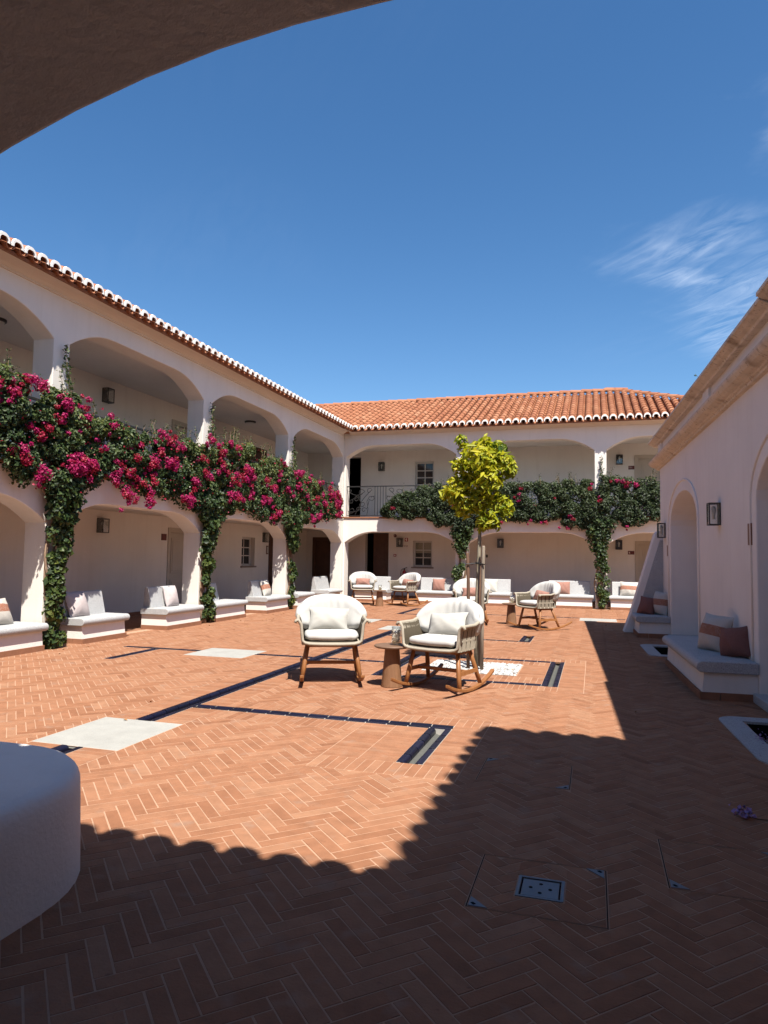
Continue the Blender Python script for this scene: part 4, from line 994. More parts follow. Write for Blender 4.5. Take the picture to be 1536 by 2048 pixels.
# ------------------------------------------------------------------ masonry benches
def bench(label, L, loc, rz, group, back=True, front=0.22, rear=0.44, b0=0.12, b1=0.12):
    """local: x along the bench, front faces -y, wall face at y = 0"""
    t = thing('masonry_bench', label, 'bench', loc, rz, group)
    zt, th = 0.43, 0.125
    prof = []
    for i in range(11):
        a = math.pi / 2 - math.pi * i / 10; prof.append((-front + th / 2 - (th / 2) * math.cos(a), zt - th / 2 + (th / 2) * math.sin(a)))
    prof = [(rear, zt)] + prof + [(rear, zt - th)]
    obj('seat_slab', MB().prism(prof, lambda y, z, d: (d, y, z), 0, L), 'granite', t, bevel=0.01)
    bf = -front + 0.085
    obj('base', MB().add([(0.05, bf - 0.03, 0.0), (L - 0.05, bf - 0.03, 0.0), (L - 0.05, rear, 0), (0.05, rear, 0), (0.05, bf, zt - th), (L - 0.05, bf, zt - th), (L - 0.05, rear, zt - th), (0.05, rear, zt - th)],
                         [(0, 1, 5, 4), (1, 2, 6, 5), (2, 3, 7, 6), (3, 0, 4, 7)]), 'plaster_pink', t)
    n = max(2, round(L / 0.28)); l = (L - 0.10) / n
    for i in range(n): obj('skirting_tile', MB().box((0.05 + i * l + 0.002, bf - 0.048, 0), (0.05 + (i + 1) * l - 0.002, bf - 0.026, 0.085)), 'terracotta', t)
    for x in (0.034, L - 0.05):
        obj('skirting_tile', MB().box((x, bf - 0.046, 0), (x + 0.015, bf + 0.16, 0.085)), 'terracotta', t); obj('skirting_tile', MB().box((x, bf + 0.164, 0), (x + 0.015, rear, 0.085)), 'terracotta', t)
    if back:
        bpf = [(0.245, zt), (0.345, 0.835), (0.365, 0.852), (0.425, 0.852), (rear + 0.01, zt - 0.05), (0.245, zt - 0.05)]
        obj('backrest', MB().prism(bpf, lambda y, z, d: (d, y, z), b0, L - b1), 'granite', t, bevel=0.012)
    return t
GB = 'granite-topped masonry benches around the courtyard'
LB = [(7.15, 9.02, 'masonry bench at the left edge with a banded cushion, before the first ivy pier', 0.1, 0.55), (9.80, 11.02, 'masonry bench just behind the first ivy-covered pier at left', 0.1, 0.1), (12.22, 13.58, 'sunlit masonry bench with one pale lilac cushion, before the second ivy pier', 0.1, 0.3),
      (14.12, 15.62, 'masonry bench behind the second ivy pier, empty seat', 0.1, 0.6), (16.70, 18.15, 'masonry bench with patterned beige cushion before the third ivy pier', 0.1, 0.3), (18.72, 19.95, 'masonry bench half hidden behind the third ivy pier', 0.1, 0.4), (21.15, 22.42, 'short masonry bench running into the far left corner', 0.05, 0.05)]
for a, b, lb, b0, b1 in LB: bench(lb, b - a, (XL, a, 0), R(90), GB, b0=b0, b1=b1)
FB = [(-7.95, -6.72, 'masonry bench behind the far rocking chairs in the left corner', 0.05, 0.05), (-5.72, -4.47, 'far masonry bench with one pink cushion left of the ivy pier', 0.05, 0.05), (-3.92, -2.58, 'far masonry bench right of the ivy pier behind the tree stakes', 0.05, 0.05), (-1.45, 0.0, 'far masonry bench behind the single rocking chair, leaf shadows on its back', 0.05, 0.1), (0.46, 1.92, 'far masonry bench with a cream banded cushion beside the right building', 0.1, 0.05)]
for a, b, lb, b0, b1 in FB: bench(lb, b - a, (a, YF, 0), 0, GB, b0=b0, b1=b1)
p = rl(0.0, 11.33); bench('long granite bench in shade by the arched niche, two cushions on it', 2.75, (p.x, p.y, 0), RA - R(90), GB, back=False, front=0.64, rear=-0.002)
p = rl(0.0, 15.88); bench('short shaded granite bench against the sloping buttress', 0.95, (p.x, p.y, 0), RA - R(90), GB, back=False, front=0.66, rear=-0.002)

# ------------------------------------------------------------------ soft furnishings
def pillow_mb(wd, ht, dp, n=22, seed=0, pinch=0.07):
    mb = MB(); r_ = random.Random(seed); ph = [r_.uniform(0, 6.28) for _ in range(6)]
    for sgn in (1, -1):
        vs = []
        for j in range(n + 1):
            for i in range(n + 1):
                u, v = -1 + 2 * i / n, -1 + 2 * j / n
                x = wd / 2 * u * (1 - pinch * (1 - v * v)); z = ht / 2 * v * (1 - pinch * (1 - u * u))
                t = (max(0, 1 - abs(u) ** 2.2) ** 0.6) * (max(0, 1 - abs(v) ** 2.2) ** 0.6)
                t *= 1 + 0.07 * math.sin(11 * math.atan2(v, u) + ph[5]) * (u * u + v * v) * 0.5 + 0.05 * math.sin(4 * u + ph[0]) * math.sin(3 * v + ph[1]) + 0.03 * math.sin(9 * u + 5 * v + ph[2])
                z += 0.006 * math.sin(3 * u + ph[3]); x += 0.006 * math.sin(3 * v + ph[4])
                vs.append((x, sgn * dp / 2 * t, z))
        f = [(j * (n + 1) + i, j * (n + 1) + i + 1, (j + 1) * (n + 1) + i + 1, (j + 1) * (n + 1) + i) for j in range(n) for i in range(n)]
        mb.add(vs, f if sgn < 0 else [q[::-1] for q in f])
    return mb
def cushion(label, m, loc, rz, wd=0.45, ht=0.45, dp=0.17, tilt=20, roll=0, group=None, seed=None):
    dp = dp * 1.3
    """local: stands upright on its lower edge, leaning back (+y) by tilt"""
    seed = seed if seed is not None else random.randrange(9999)
    o = obj('cushion', pillow_mb(wd, ht, dp, seed=seed), m, None, smooth=True)
    tag(o, label, 'cushion', group)
    h = ht / 2 * 0.93
    o.rotation_mode = 'XYZ'
    M = Matrix.Translation(loc) @ Matrix.Rotation(rz, 4, 'Z') @ Matrix.Rotation(R(-tilt), 4, 'X') @ Matrix.Translation((0, 0, h)) @ Matrix.Rotation(R(roll), 4, 'Y')
    o.matrix_world = M
    return o
CG = 'loose cushions on the masonry benches'
cushion('cream cushion with orange dotted band on the leftmost bench', 'cushion_banded', (XL - 0.16, 8.45, 0.43), R(90), 0.5, 0.46, 0.2, 26, group=CG)
cushion('lilac cushion in shade behind the first ivy pier', 'cushion_lilac', (XL - 0.16, 10.15, 0.43), R(90), 0.5, 0.48, 0.18, 20, group=CG)
cushion('pale lilac cushion in full sun on the left bench before the second ivy pier', 'cushion_lilac', (XL - 0.16, 12.95, 0.43), R(90), 0.46, 0.46, 0.17, 16, group=CG)
cushion('beige dappled cushion on the bench before the third ivy pier', 'cushion_banded', (XL - 0.16, 17.45, 0.43), R(90), 0.46, 0.46, 0.17, 20, group=CG)
cushion('large cream cushion in the far left corner', 'cushion_cream', (-7.62, YF + 0.17, 0.43), 0, 0.52, 0.5, 0.17, 12, group=CG)
cushion('pink cushion in front of the large cream one in the far left corner', 'cushion_pink', (-7.50, YF + 0.03, 0.43), R(-6), 0.42, 0.36, 0.14, 14, group=CG)
cushion('pink cushion with leaf shadows on the far bench left of the ivy pier', 'cushion_pink', (-5.02, YF + 0.15, 0.43), 0, 0.44, 0.42, 0.16, 14, group=CG)
cushion('cream cushion on the far bench behind the tree stakes', 'cushion_cream', (-3.28, YF + 0.15, 0.43), 0, 0.48, 0.46, 0.16, 13, group=CG)
cushion('pink cushion with dark leaf shadows behind the single rocking chair', 'cushion_pink', (-0.95, YF + 0.15, 0.43), 0, 0.46, 0.42, 0.16, 14, group=CG)
cushion('cream cushion with a pink band on the far bench beside the right building', 'cushion_banded', (1.08, YF + 0.13, 0.43), R(4), 0.58, 0.46, 0.18, 16, roll=3, group=CG)
p = rl(-0.28, 9.62); cushion('cream cushion with dotted pink band on the long shaded granite bench', 'cushion_banded', (p.x, p.y, 0.43), RA - R(58), 0.48, 0.48, 0.2, 14, roll=4, group=CG)
p = rl(-0.16, 9.10); cushion('round-edged brown cushion with pale piping on the long shaded bench', 'cushion_brown', (p.x, p.y, 0.43), RA - R(50), 0.40, 0.38, 0.18, 18, roll=-14, group=CG)
p = rl(-0.38, 15.52); cushion('brown cushion leaning against the sloping buttress', 'cushion_brown', (p.x, p.y, 0.43), RA - R(20), 0.36, 0.38, 0.17, 16, roll=10, group=CG)
p = rl(-0.14, 15.45); cushion('beige cushion standing by the wall on the short shaded bench', 'cushion_banded', (p.x, p.y, 0.43), RA - R(60), 0.44, 0.50, 0.19, 8, group=CG)

# ------------------------------------------------------------------ rocking chairs
def make_chair(label):
    t = thing('rocking_chair', label, 'chair', (0, 0, 0), 0, 'white rocking chairs with woven rope sides')
    # rockers
    for sx in (-1, 1):
        pts = []
        for i in range(19):
            y = -0.55 + 1.20 * i / 18; zc = 0.010 + ((y - 0.02) ** 2) * 0.36
            pts.append((y, zc))
        prof = pts + [(y, z + 0.036) for y, z in pts[::-1]]
        x0 = 0.355 * sx
        obj('rocker', MB().prism(prof, lambda y, z, d: (d, y, z), x0 - 0.024, x0 + 0.024), 'teak', t, bevel=0.007)
        for (y0, y1) in ((-0.25, -0.17), (0.29, 0.12)):
            zb = 0.03 + ((y0 - 0.02) ** 2) * 0.34
            obj('leg', MB().tube([(x0, y0, zb), (x0 * 0.93, y0 + (y1 - y0) * 0.33, zb + 0.15), (0.285 * sx, y1, 0.485)], [0.023, 0.028, 0.024], 12), 'teak', t, smooth=True)
        obj('side_stretcher', MB().add([(sx * 0.338 - 0.011, -0.215, 0.205), (sx * 0.338 + 0.011, -0.215, 0.205), (sx * 0.338 + 0.011, 0.225, 0.205), (sx * 0.338 - 0.011, 0.225, 0.205), (sx * 0.333 - 0.011, -0.205, 0.25), (sx * 0.333 + 0.011, -0.205, 0.25), (sx * 0.333 + 0.011, 0.21, 0.25), (sx * 0.333 - 0.011, 0.21, 0.25)],
                                       [(0, 3, 2, 1), (4, 5, 6, 7), (0, 1, 5, 4), (1, 2, 6, 5), (2, 3, 7, 6), (3, 0, 4, 7)]), 'teak', t)
        obj('seat_rail', MB().box((sx * 0.285 - 0.02, -0.2, 0.435), (sx * 0.285 + 0.02, 0.16, 0.478)), 'teak', t, bevel=0.006)
    obj('cross_stretcher', MB().box((-0.327, -0.02, 0.208), (0.327, 0.03, 0.247)), 'teak', t, bevel=0.005)
    obj('seat_crossbar', MB().box((-0.265, -0.17, 0.437), (0.265, -0.13, 0.472)).box((-0.265, 0.09, 0.437), (0.265, 0.13, 0.472)), 'teak', t)
    # woven shell: plan curve from the left arm front round the back to the right arm front
    def plan(u):     # u in 0..1
        a = 0.30; 
        if u < a: k = u / a; return (-0.385, -0.30 + 0.36 * k)
        if u > 1 - a: k = (1 - u) / a; return (0.385, -0.30 + 0.36 * k)
        th = math.pi * (u - a) / (1 - 2 * a); return (-0.385 * math.cos(th), 0.06 + 0.30 * math.sin(th))
    def top(u):
        m = abs(u - 0.5) * 2
        return 0.77 + 0.05 * max(0, 1 - (m / 0.5) ** 2)
    def shell(u, v):
        x, y = plan(u); zt = top(u); z = 0.485 + (zt - 0.485) * v
        fl = 0.93 + 0.07 * v ** 1.3 + (0.05 * max(0, v - 0.82) / 0.18)
        lean = 0.10 * max(0, (y + 0.1)) * v
        return Vector((x * fl, y + lean, z))
    ropes = MB(); nr = 58
    for i in range(nr + 1):
        u = i / nr
        if i % 5 == 4: continue
        ropes.tube([shell(u, 0), shell(u, 0.4), shell(u, 0.8), shell(u, 0.99)], 0.0088, 5, cap=False)
    for v in (0.36, 0.40):
        ropes.tube([shell(i / 40, v) + Vector((0, 0, 0)) for i in range(41)], 0.007, 5, cap=False)
    obj('rope_weave', ropes, 'rope', t, smooth=True)
    bk = MB(); nu, nv = 40, 4; vs = []
    for i in range(nu + 1):
        for j in range(nv + 1):
            q = shell(i / nu, j / nv * 0.97); c = Vector((0, 0.02, q.z)); d = (c - q).normalized() * 0.012; vs.append(q + d)
    bk.add(vs, [(i * (nv + 1) + j, (i + 1) * (nv + 1) + j, (i + 1) * (nv + 1) + j + 1, i * (nv + 1) + j + 1) for i in range(nu) for j in range(nv)])
    obj('shell_lining', bk, 'rope_back', t, smooth=True)
    # seat pan
    sp = MB(); outline = [shell(i / 30, 0) for i in range(31)]; k = len(outline)
    sp.add([(q.x, q.y, 0.478) for q in outline] + [(q.x * 0.98, q.y, 0.512) for q in outline], [tuple(range(k))[::-1], tuple(range(k, 2 * k))] + [(i, (i + 1) % k, k + (i + 1) % k, k + i) for i in range(k)])
    obj('seat_pan', sp, 'rope', t)
    # rolled rim
    path = [shell(0, 1) + Vector((-0.045, -0.015, -0.028)), shell(0, 1) + Vector((-0.03, -0.012, 0.0)), shell(0, 1) + Vector((-0.006, -0.008, 0.004)), shell(0, 0.86) + Vector((0.008, -0.01, 0)), shell(0, 0.5) + Vector((0.004, -0.012, 0)), shell(0, 0.16) + Vector((0.004, -0.012, 0)), Vector((-0.325, -0.318, 0.505)), Vector((-0.27, -0.325, 0.492))]
    path += [Vector((-0.14, -0.335, 0.488)), Vector((0, -0.338, 0.487))]
    path += [Vector((-q.x, q.y, q.z)) for q in path[-2::-1]]
    obj('rim', MB().tube(path, 0.0185, 8), 'rope', t, smooth=True)
    tp = [shell(i / 50, 1.0) + Vector((math.copysign(0.012, plan(i / 50)[0]) if abs(plan(i / 50)[0]) > 0.2 else 0, 0, 0.0)) for i in range(51)]
    obj('arm_rim', MB().tube(tp, 0.021, 7), 'rope', t, smooth=True)
    # seat cushion
    def puff(wd, dpth, ht, zc, yc, e=0.38, n=22):
        mb = MB(); vs = []
        def sp_(a, q): c = math.cos(a); s = math.sin(a); return math.copysign(abs(c) ** q, c), math.copysign(abs(s) ** q, s)
        for j in range(13):
            ph = -math.pi / 2 + math.pi * j / 12; cp_, s_p = sp_(ph, 0.62)
            for i in range(n * 2):
                th = 2 * math.pi * i / (n * 2); ct, st = sp_(th, e)
                z = ht / 2 * s_p * (1 - 0.10 * (abs(ct) ** 4 + abs(st) ** 4) * 0.5)
                vs.append((wd / 2 * cp_ * ct, yc + dpth / 2 * cp_ * st, zc + z + 0.004 * math.sin(9 * th)))
        m = n * 2
        mb.add(vs, [(j * m + i, j * m + (i + 1) % m, (j + 1) * m + (i + 1) % m, (j + 1) * m + i) for j in range(12) for i in range(m)])
        return mb
    obj('seat_cushion', puff(0.665, 0.60, 0.125, 0.572, -0.02), 'cushion_white', t, smooth=True)
    # big wrap-round back cushion
    mb = MB(); nu, nv = 72, 20; F, B = [], []
    for i in range(nu + 1):
        for j in range(nv + 1):
            u = -1 + 2 * i / nu; v = j / nv
            th = u * 1.30; ww = 0.372 + 0.052 * min(1, max(0, (v - 0.15) / 0.5))
            x = ww * math.sin(th) / math.sin(1.30); y = 0.325 - 0.35 * (1 - math.cos(th)) 
            zt = 1.055 - 0.20 * abs(u) ** 3.2 - 0.03 * abs(u); zb = 0.60 + 0.10 * abs(u) ** 6
            z = zb + (zt - zb) * v
            y += 0.16 * (z - 0.6)
            nrm = Vector((-math.sin(th), -math.cos(th), 0.15)).normalized()
            tk = 0.105 * (max(0, 1 - abs(u) ** 5) ** 0.5) * (max(0, 1 - abs(2 * v - 1) ** 4.5) ** 0.5)
            cr = 0.007 * math.sin(u * 24 + 1.8 * math.sin(5 * u)) * (0.4 + 0.6 * math.sin(3.3 * u + 1) ** 2) * math.exp(-((v - 0.80) / 0.22) ** 2) + 0.004 * math.sin(u * 15 + 2) * math.exp(-((v - 0.2) / 0.2) ** 2)
            c = Vector((x, y, z)); F.append(c + nrm * (tk + cr)); B.append(c - nrm * (tk * 0.8 + cr))
    q = lambda i, j: i * (nv + 1) + j
    fs = [(q(i, j), q(i, j + 1), q(i + 1, j + 1), q(i + 1, j)) for i in range(nu) for j in range(nv)]
    mb.add(F, fs); mb.add(B, [f[::-1] for f in fs])
    bc = obj('back_cushion', mb, 'cushion_white', t, smooth=True)
    sm = MB(); sm.tube([F[q(nu // 2, j)] + Vector((0, -0.001, 0)) for j in range(11, nv)], 0.0022, 5); obj('seam', sm, 'cushion_cream', bc)
    return t
chairs = [((-3.14, 8.17), (0.40, -0.92), 'white rocking chair with white lumbar pillow, to the left of the front side table', 'white'), ((-1.72, 8.16), (-0.28, -0.96), 'white rocking chair with white lumbar pillow in front of the pebble bed', 'white'),
          ((-7.12, 21.25), (0.32, -0.95), 'far rocking chair with pink pillow facing the camera in the left corner', 'pink'), ((-5.72, 21.35), (-0.50, -0.87), 'far rocking chair with pink pillow turned towards the far side table', 'pink'),
          ((-2.78, 16.45), (0.20, -0.98), 'rocking chair with pink pillow behind the tree stakes', 'pink'), ((-1.18, 15.75), (-0.72, -0.69), 'rocking chair with pink pillow right of the citrus tree, side woven panel in sun', 'pink')]
proto = make_chair(chairs[0][2])
for i, ((x, y), d, lb, pl) in enumerate(chairs):
    c = proto if i == 0 else copy_tree(proto)
    rz = math.atan2(d[0], -d[1])
    c.location = (x, y, 0); c.rotation_euler = (0, 0, rz); c['label'] = lb
    M = Matrix.Translation((x, y, 0)) @ Matrix.Rotation(rz, 4, 'Z')
    pos = M @ Vector((-0.03 if i == 0 else 0.01, 0.035, 0.628))
    PLB = ['white rectangular pillow on the left front rocking chair', 'white rectangular pillow on the right front rocking chair', 'pink rectangular pillow on the far corner chair that faces the camera', 'pink rectangular pillow on the far chair beside the small table', 'pink rectangular pillow on the chair behind the tree stakes', 'pink rectangular pillow on the lone chair right of the citrus tree']
    o = cushion(PLB[i], 'pillow_white' if pl == 'white' else 'cushion_pink', tuple(pos), rz, 0.50 if i < 2 else 0.46, 0.30 if i < 2 else 0.24, 0.15, 24 if i != 1 else 28, roll=(2, -4, 1, 3, 0, 5)[i], group='lumbar pillows on the rocking chairs', seed=40 + i)
    o.name = 'lumbar_pillow'
# side tables and shell jars
def side_table(loc, label):
    t = thing('side_table', label, 'table', loc, 0, 'round teak side tables')
    obj('pedestal', MB().lathe([(0.125, 0.0), (0.128, 0.01), (0.115, 0.12), (0.092, 0.40), (0.088, 0.455)], 36), 'teak_table', t, smooth=False)
    obj('table_top', MB().lathe([(0.09, 0.455), (0.195, 0.462), (0.214, 0.472), (0.218, 0.482), (0.212, 0.492), (0.195, 0.495)], 48), 'teak_top', t, smooth=False)
    return t
TBL = [((-2.32, 8.08, 0), 'round teak side table between the two front white rocking chairs'), ((-6.42, 20.85, 0), 'round teak side table between the two far corner chairs'), ((-1.86, 16.60, 0), 'round teak side table partly behind the lone right rocking chair')]
JL = ['glass jar of white shells on the front side table', 'small glass jar on the far corner side table', 'glass jar of shells on the table by the lone chair']
for k, (loc, lb) in enumerate(TBL):
    tb = side_table(loc, lb)
    if k:
        for ch in tb.children: ch.data = bpy.data.objects['pedestal' if ch.name.startswith('pedestal') else 'table_top'].data
    jx, jy = loc[0] + (0.055 if k == 0 else 0.02), loc[1] - 0.02
    j = thing('shell_jar', JL[k], 'jar', (jx, jy, 0.495), 0, 'glass jars of shells on the side tables')
    hj = 0.22 if k == 0 else 0.17
    obj('glass', MB().lathe([(0.054, 0.0), (0.0545, hj), (0.0515, hj), (0.051, 0.008), (0.001, 0.008)], 28), 'clear_glass', j, smooth=True)
    sh = MB(); r_ = random.Random(k)
    for i in range(150):
        a = r_.uniform(0, 6.28); rr_ = 0.044 * math.sqrt(r_.random()); z = 0.014 + (hj - 0.055) * r_.random(); q = r_.uniform(0.006, 0.012)
        c = (rr_ * math.cos(a), rr_ * math.sin(a), z)
        vs = [(c[0] + q * r_.gauss(0, 1), c[1] + q * r_.gauss(0, 1), c[2] + q * r_.gauss(0, 0.7)) for _ in range(6)]
        tn = 0.1 + 0.25 * r_.random() if z > 0.06 else r_.uniform(0.5, 1.0)
        sh.add(vs, [(0, 1, 2), (0, 2, 3), (0, 3, 4), (0, 4, 1), (5, 2, 1), (5, 3, 2), (5, 4, 3), (5, 1, 4)], tn)
    obj('shells', sh, 'shell_white', j, kind='stuff')

# ------------------------------------------------------------------ wrought-iron railings
def spiral(cx, cz, r, a0, a1, n=18, k=0.72):
    return [(cx + r * (1 - k * i / n) * math.cos(R(a0 + (a1 - a0) * i / n)), cz + r * (1 - k * i / n) * math.sin(R(a0 + (a1 - a0) * i / n))) for i in range(n + 1)]
def railing(a0, a1, fn, label):
    z0, z1 = 2.97, 3.985
    mid = fn((a0 + a1) / 2, 2.92, 0.16)
    t = thing('iron_railing', label, 'railing', mid, 0, 'wrought-iron gallery railings')
    d = 0.16
    def tb(pts, r, n=5): return MB().tube([fn(a, z, d) for a, z in pts], r, n)
    obj('top_rail', box_on(fn, a0, a1, z1, z1 + 0.035, d - 0.022, d + 0.022), 'iron', t, world=True)
    obj('bottom_rail', box_on(fn, a0, a1, z0, z0 + 0.018, d - 0.012, d + 0.012), 'iron', t, world=True)
    L = a1 - a0; n = 3; gap = 0.40; pw = (L - gap * (n - 1)) / n
    for i in range(n):
        p0 = a0 + i * (pw + gap); h = z1 - z0; s = 1 if i % 2 == 0 else -1
        def X(u): return p0 + (u if s > 0 else 1 - u) * pw
        def flipz(pts): return [(X((a) / pw), z0 + b) for a, b in pts]
        sc_ = MB()
        curves = []
        # large S scrolls with curled ends
        def S(ax, az, bx, bz, r1, r2, bend):
            pts = []; 
            sp1 = spiral(ax, az, r1, 200, 520, 16)[::-1]; sp2 = spiral(bx, bz, r2, 20, 340, 16)
            st, en = sp1[-1], sp2[0]
            mid_ = [((1 - q) ** 2 * st[0] + 2 * q * (1 - q) * ((st[0] + en[0]) / 2) + q * q * en[0], (1 - q) ** 2 * st[1] + 2 * q * (1 - q) * ((st[1] + en[1]) / 2 + bend) + q * q * en[1]) for q in (0.15, 0.3, 0.45, 0.6, 0.75, 0.9)]
            return sp1 + mid_ + sp2
        curves.append(S(0.12 * pw, 0.88 * h, 0.52 * pw, 0.80 * h, 0.06, 0.13, -0.28))
        curves.append(S(0.16 * pw, 0.52 * h, 0.36 * pw, 0.58 * h, 0.09, 0.13, 0.10))
        curves.append(S(0.56 * pw, 0.42 * h, 0.80 * pw, 0.86 * h, 0.12, 0.11, 0.10))
        curves.append(S(0.90 * pw, 0.62 * h, 0.62 * pw, 0.20 * h, 0.11, 0.10, -0.10))
        curves.append(S(0.18 * pw, 0.20 * h, 0.42 * pw, 0.22 * h, 0.13, 0.10, -0.12))
        curves.append([(0.30 * pw, 0.03 * h), (0.36 * pw, 0.16 * h), (0.50 * pw, 0.34 * h), (0.49 * pw, 0.52 * h), (0.42 * pw, 0.60 * h)])
        curves.append([(0.72 * pw, 0.02 * h), (0.76 * pw, 0.25 * h), (0.72 * pw, 0.50 * h), (0.80 * pw, 0.66 * h), (0.98 * pw, 0.68 * h)])
        for c_ in curves: sc_.tube([fn(X(a / pw), z0 + b, d) for a, b in c_], 0.0115, 5)
        obj('scroll_panel', sc_, 'iron', t, world=True)
        obj('upright', box_on(fn, p0 - 0.011, p0 + 0.011, z0, z1, d - 0.008, d + 0.008), 'iron', t, world=True); obj('upright', box_on(fn, p0 + pw - 0.011, p0 + pw + 0.011, z0, z1, d - 0.008, d + 0.008), 'iron', t, world=True)
        if i < n - 1:
            for q in range(1, 4): obj('upright', box_on(fn, p0 + pw + gap * q / 4 - 0.009, p0 + pw + gap * q / 4 + 0.009, z0, z1, d - 0.006, d + 0.006), 'iron', t, world=True)
    return t
RLL = ['iron scroll railing behind the bougainvillea at the left edge', 'iron scroll railing of the first full upper bay at left', 'iron scroll railing of the second upper bay at left', 'iron scroll railing of the left upper bay nearest the corner']
for k in range(1, 4): railing(LP[k][1], LP[k + 1][0], fL, RLL[k])
railing(LP[0][1] + 0.2, LP[1][0], fL, RLL[0])
for k, lb in enumerate(('iron scroll railing open to view in the far corner bay', 'iron scroll railing wrapped in dark creeper behind the citrus tree', 'iron scroll railing of the far bay next to the right building')): railing(FP[k][1], FP[k + 1][0], fF, lb)

# ------------------------------------------------------------------ climbing plants
def interp(pts, a):
    if a <= pts[0][0]: return pts[0][1]
    for (x0, y0), (x1, y1) in zip(pts, pts[1:]):
        if a <= x1: return y0 + (y1 - y0) * (a - x0) / (x1 - x0)
    return pts[-1][1]
TOPL = [(4.9, 4.25), (7.7, 4.22), (8.5, 4.20), (9.4, 4.20), (9.85, 4.10), (10.25, 3.95), (10.7, 3.86), (11.2, 3.84), (11.8, 3.90), (12.5, 3.93), (13.3, 4.08), (14.2, 4.22), (15.1, 4.30), (16.2, 4.18), (17.5, 4.08), (18.9, 3.98), (20.5, 3.84), (21.9, 3.65)]
BOTL = [(4.9, 2.9), (7.75, 2.88), (8.05, 2.82), (8.35, 2.58), (8.65, 2.40), (9.75, 2.45), (10.2, 2.86), (10.9, 2.68), (11.5, 2.60), (12.4, 2.60), (13.2, 2.42), (14.4, 2.38), (15.0, 2.52), (15.8, 2.52), (17.0, 2.35), (18.6, 2.30), (19.2, 2.48), (20.3, 2.55), (21.9, 2.86)]
TOPF = [(-7.0, 3.1), (-6.4, 3.66), (-5.9, 3.86), (-5.0, 4.0), (-4.2, 4.02), (-2.2, 3.96), (-1.3, 4.08), (-0.5, 4.02), (0.2, 4.2), (1.1, 4.06), (1.9, 4.15), (3.0, 4.0)]
BOTF = [(-7.0, 2.9), (-6.2, 2.82), (-5.4, 2.80), (-4.9, 2.5), (-3.7, 2.5), (-2.9, 2.72), (-1.3, 2.72), (-0.6, 2.45), (0.9, 2.48), (1.8, 2.7), (3.0, 2.8)]
def creeper(a0, a1, top, bot, fn, base_d, dens, size, facing):
    """leaf centres/normals for a lumpy hedge of creeper hung on a railing; depth negative = out over the court"""
    n = int((a1 - a0) * dens)
    # lumps
    nl = int((a1 - a0) * (34 if facing == 'x' else 46)); lumps = []
    for _ in range(nl):
        a = random.uniform(a0, a1); tz, bz = interp(top, a), interp(bot, a); z = random.uniform(bz + 0.12, tz - 0.10)
        r = random.uniform(0.10, 0.25); lumps.append((a, z, base_d - random.uniform(0.0, 0.11), r))
    La = np.array(lumps)
    idx = rng.integers(0, nl, n); c = La[idx]
    dvec = unit(rng.normal(size=(n, 3))); dvec[:, 2] = np.where(rng.random(n) < 0.75, -np.abs(dvec[:, 2]), dvec[:, 2])   # mostly on the court side
    rad = c[:, 3] * (0.55 + 0.5 * rng.random(n) ** 0.5)
    A = c[:, 0] + dvec[:, 0] * rad; Z = c[:, 1] + dvec[:, 1] * rad; D = c[:, 2] + dvec[:, 2] * rad * 0.85
    tz = np.array([interp(top, a) for a in A]); bz = np.array([interp(bot, a) for a in A])
    keep = (Z < tz + 0.10 * rng.random(n) ** 2) & (Z > bz - 0.12 * rng.random(n) ** 2) & (A > a0 - 0.25) & (A < a1 + 0.25)
    keep &= rng.random(n) > (0.7 if facing == 'x' else 0.45) * np.clip(1 - (Z - bz) / 0.55, 0, 1)      # thinner skirt lets the sun through
    hole = np.sin(A * 4.7 + 1) * np.sin(Z * 6.1 + 2) + 0.6 * np.sin(A * 10.3 + Z * 7.7)
    keep &= ~((hole > 0.75) & (rng.random(n) < 0.85))      # gaps where the railing and wall show through
    A, Z, D, dvec = A[keep], Z[keep], D[keep], dvec[keep]
    n = len(A)
    if facing == 'x': P = np.stack([XL - D, A, Z], 1); Nn = np.stack([-dvec[:, 2], dvec[:, 0], dvec[:, 1]], 1)
    else: P = np.stack([A, YF + D, Z], 1); Nn = np.stack([dvec[:, 0], dvec[:, 2], dvec[:, 1]], 1)
    Nn = unit(Nn + np.array([0.15, -0.2, 0.45]) + 0.55 * rng.normal(size=(n, 3)))
    S = size * (0.65 + 0.7 * rng.random(n))
    return P, Nn, S
